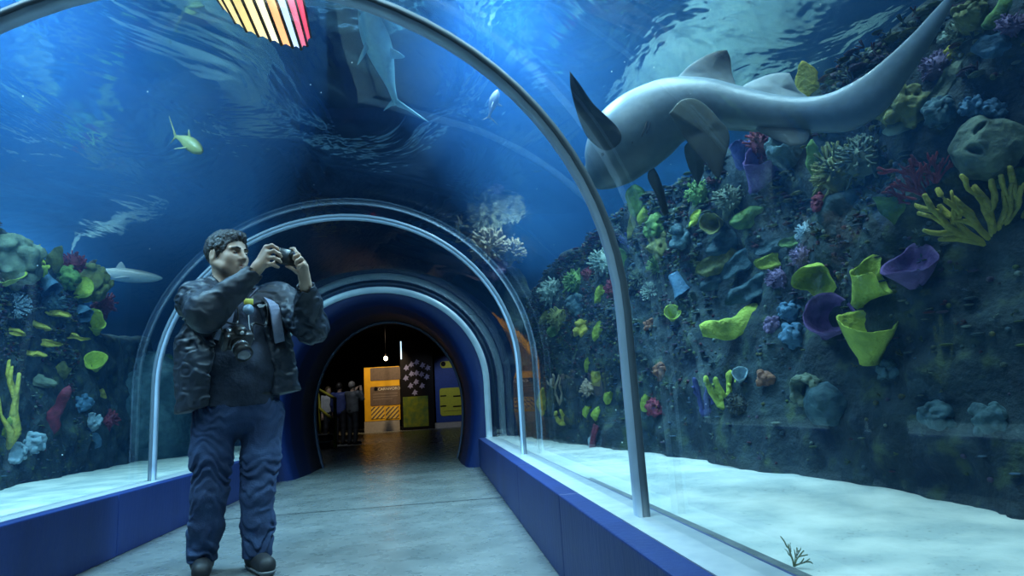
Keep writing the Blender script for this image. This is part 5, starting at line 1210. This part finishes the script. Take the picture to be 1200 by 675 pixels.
# three visitors in the dark
def visitor(u, vtop, y, face, label, shirt, pants, hair, arm, hgt=None):
    top_ = at_y(u, vtop, y); H = float(top_[2]); x0 = top_[0]; s = H / 1.72
    fw = np.array([math.cos(face), math.sin(face), 0]); lf = np.array([-fw[1], fw[0], 0]); o0 = np.array([x0, y, 0.])
    P = lambda f_, l_, z: o0 + (fw * f_ + lf * l_ + np.array([0, 0, z])) * s
    Mx = np.eye(3) - .3 * np.outer(lf, lf)
    t = thing('person', label, 'person', o0); lo, hi = P(0, 0, 0) - .75 * s, P(0, 0, 1.8) + .75 * s; lo[2] = -.03
    def arms(f, r, g=1.0):
        for sg in (1, -1):
            el, wr_ = (arm[0] if sg > 0 else arm[1]); f.chain([P(0, .19*sg, 1.40), P(*el), P(*wr_)], [.058*r*s, .048*r*s, .036*r*s], .03)
    b = Field(lo, hi, .022)
    b.ell(P(.01, 0, 1.60), np.array([.095, .078, .12]) * s, np.array([fw, lf, (0, 0, 1)]), .03); b.cap(P(0, 0, 1.38), P(.01, 0, 1.52), .058*s, .05*s, .03); b.ell(P(.10, 0, 1.58), .02*s, k=.02); b.ell(P(.05, 0, 1.53), .05*s, k=.03)
    b.cap(P(0, 0, .95), P(0, 0, 1.32), .115*s, .125*s, .05, Mx)
    for sg in (1, -1):
        b.chain([P(0, .09*sg, .92), P(.02, .10*sg, .50), P(-.02, .10*sg, .09)], [.075*s, .05*s, .04*s], .03); b.cap(P(-.03, .10*sg, .05), P(.13, .12*sg, .035), .04*s, .035*s, .02)
        el, wr_ = (arm[0] if sg > 0 else arm[1]); e, w_ = P(*el), P(*wr_); dh = nrm(w_ - e) * s
        for q in (-.03, -.01, .01, .03): b.cap(w_ + dh * .05 + lf * q * s, w_ + dh * .15 + lf * q * 1.2 * s, .014*s, .011*s, .01)
        b.cap(w_, w_ + dh * .07, .034*s, .036*s, .02); b.cap(w_ + dh * .03, w_ + dh * .09 + fw * .05 * s, .016*s, .012*s, .01)
    arms(b, .85); obj('body', b.skin(), SKIN_, t)
    c = Field(lo, hi, .022); c.cap(P(0, 0, .92), P(0, 0, 1.34), .135*s, .14*s, .05, Mx); arms(c, 1.25); c.ell(P(0, 0, 1.62), .17*s, k=.01, cut=True)
    for sg in (1, -1): c.ell(P(*((arm[0] if sg > 0 else arm[1])[1])), .055*s, k=.01, cut=True)
    c.warp(lambda Q: (fbm(Q * 6, 3) - .47) * .03); obj('shirt', c.skin(), shirt, t)
    d = Field(lo, hi, .022); d.cap(P(0, 0, .93), P(0, 0, .98), .135*s, .13*s, .05, Mx)
    for sg in (1, -1): d.chain([P(0, .09*sg, .90), P(.02, .10*sg, .50), P(-.02, .10*sg, .10)], [.10*s, .075*s, .06*s], .03)
    obj('trousers', d.skin(), pants, t)
    e = Field(lo, hi, .018); e.ell(P(-.01, 0, 1.63), np.array([.108, .092, .115]) * s, np.array([fw, lf, (0, 0, 1)]), .02); e.ell(P(.13, 0, 1.56), .115*s, k=.02, cut=True); e.cap(P(0, 0, 1.40), P(0, 0, 1.52), .09*s, .08*s, .02, cut=True); obj('hair', e.skin(), hair, t)
    for sg in (1, -1):
        g = Field(lo, o0 + np.array([.75, .75, .3]) * s, .014); g.cap(P(-.05, .10*sg, .045), P(.16, .125*sg, .035), .052*s, .042*s, .02); g.mix(lo, o0 + np.array([.75, .75, .3]) * s, lambda Q: Q[..., 2] - .002, .005, True); obj('shoe', g.skin(), BLK_P, t)
HANG = [(.03, .24, 1.12), (.10, .24, .88)], [(.03, -.24, 1.12), (.10, -.24, .88)]
UPA = [(.12, .26, 1.22), (.26, .12, 1.48)], [(.12, -.26, 1.22), (.26, -.10, 1.50)]
VW = mat('shirt_white', (.55, .58, .60), (.45, .48, .5)); VB = mat('shirt_blue', (.05, .08, .26), (.04, .06, .2)); VG = mat('shirt_grey', (.10, .11, .13), (.07, .08, .09)); VD = mat('trousers_dark', (.02, .022, .03), (.012, .014, .02)); VH = mat('hair_dark', (.015, .012, .012), (.03, .025, .022), rough=.5)
visitor(384.5, 453.5, 17.6, -1.0, 'person in a white shirt behind the stair rail', VW, VD, mat('hair_brown', (.10, .07, .03), rough=.5), HANG)
visitor(397.5, 449, 17.0, 1.3, 'person in a blue shirt seen from behind beside the stair rail', VB, VD, VH, HANG)
visitor(412.5, 447.5, 16.6, 1.0, 'person in a dark grey top raising both hands near the yellow panel', VG, VD, mat('hair_grey', (.25, .22, .2), rough=.5), UPA)

# ------------------------------------------------------------------ light
def area(name, loc, tgt, size, power, col, sy=None, spread=PI):
    l = bpy.data.lights.new(name, 'AREA'); l.energy = power; l.color = col; l.size = size; l.spread = spread
    if sy: l.shape = 'RECTANGLE'; l.size_y = sy
    o = bpy.data.objects.new(name, l); COL.objects.link(o); o.location = loc
    o.rotation_euler = (Vector(tgt) - Vector(loc)).to_track_quat('-Z', 'Y').to_euler(); return o
CY = (.62, .90, 1.0)
area('tank_light', (1.25, 2.4, 4.3), (1.2, 2.6, 0), 1.0, 165, CY, 2.6, 1.6)
area('tank_light', (1.0, 5.4, 4.3), (.98, 5.6, 0), .8, 165, CY, 2.6, 1.7)
area('tank_light', (.5, 3.6, 3.4), (.55, 4.4, 0), .5, 200, (.42, .74, 1), .5, 2.3)
area('tank_light', (-3.0, 5.0, 4.3), (-2.8, 6.6, 0), .9, 200, (.5, .88, 1), 4.0, 1.8)
area('tank_light', (-2.6, 2.2, 4.1), (-2.6, 3.6, 0), .8, 200, (.5, .8, 1), 1.6, 2.2)
area('tank_light', (-2.2, 3.3, 3.4), (-2.6, 4.8, .5), .8, 220, (.40, .74, 1), .5, 2.5)  # added to make the upper left water glow
area('tank_light', (1.4, 8.3, 4.3), (1.2, 8.6, 0), .7, 130, CY, 1.0, 1.8)  # added to brighten the corals on the rock spire
area('tank_light', (3.8, 8.6, 4.3), (3.8, 8.8, 0), 1.2, 330, CY, 1.6, 1.7)  # added behind the right reef, brightens sand mirrored in the water surface
area('tank_light', (-5.6, 8.4, 4.3), (-5.6, 8.6, 0), 1.2, 330, CY, 1.6, 1.7)  # added behind the left reef for the same mirrored sand patches
area('walkway_light', (-.5, 1.6, 4.0), (-.75, 3.2, 0), .9, 140, CY, 1.6, 1.7)
def spot(name, loc, tgt, power, col, ang, blend=.6, r=.06):
    l = bpy.data.lights.new(name, 'SPOT'); l.energy = power; l.color = col; l.spot_size = math.radians(ang); l.spot_blend = blend; l.shadow_soft_size = r
    o = bpy.data.objects.new(name, l); COL.objects.link(o); o.location = loc; o.rotation_euler = (Vector(tgt) - Vector(loc)).to_track_quat('-Z', 'Y').to_euler()
spot('exhibit_spot', (-1.8, 23.6, 4.1), (-2.1, 26, 1.1), 400, (1, .72, .38), 60)
spot('exhibit_spot', (-.4, 22.6, 4.1), (-.6, 25.4, 1.1), 50, (.75, .85, 1), 50)
spot('exhibit_spot', (.9, 23.2, 4.1), (.8, 26, 1.0), 130, (.8, .9, 1), 50)
spot('exhibit_spot', (-2.2, 14.6, 3.9), (-2.4, 16.8, 1.2), 110, (.85, .92, 1), 40)
w = bpy.data.worlds.new('world'); SC.world = w; w.use_nodes = True
w.node_tree.nodes['Background'].inputs[0].default_value = (.02, .05, .12, 1); w.node_tree.nodes['Background'].inputs[1].default_value = .15
vs = SC.view_settings; vs.view_transform = 'Standard'; vs.look = 'None'; vs.gamma = 1; vs.exposure = 0.0; vs.use_curve_mapping = False
cy = SC.cycles
cy.max_bounces = 8; cy.transparent_max_bounces = 32; cy.volume_bounces = 1; cy.glossy_bounces = 4; cy.diffuse_bounces = 3; cy.transmission_bounces = 4
cy.use_denoising = True; cy.sample_clamp_indirect = 4; cy.caustics_reflective = False; cy.caustics_refractive = False
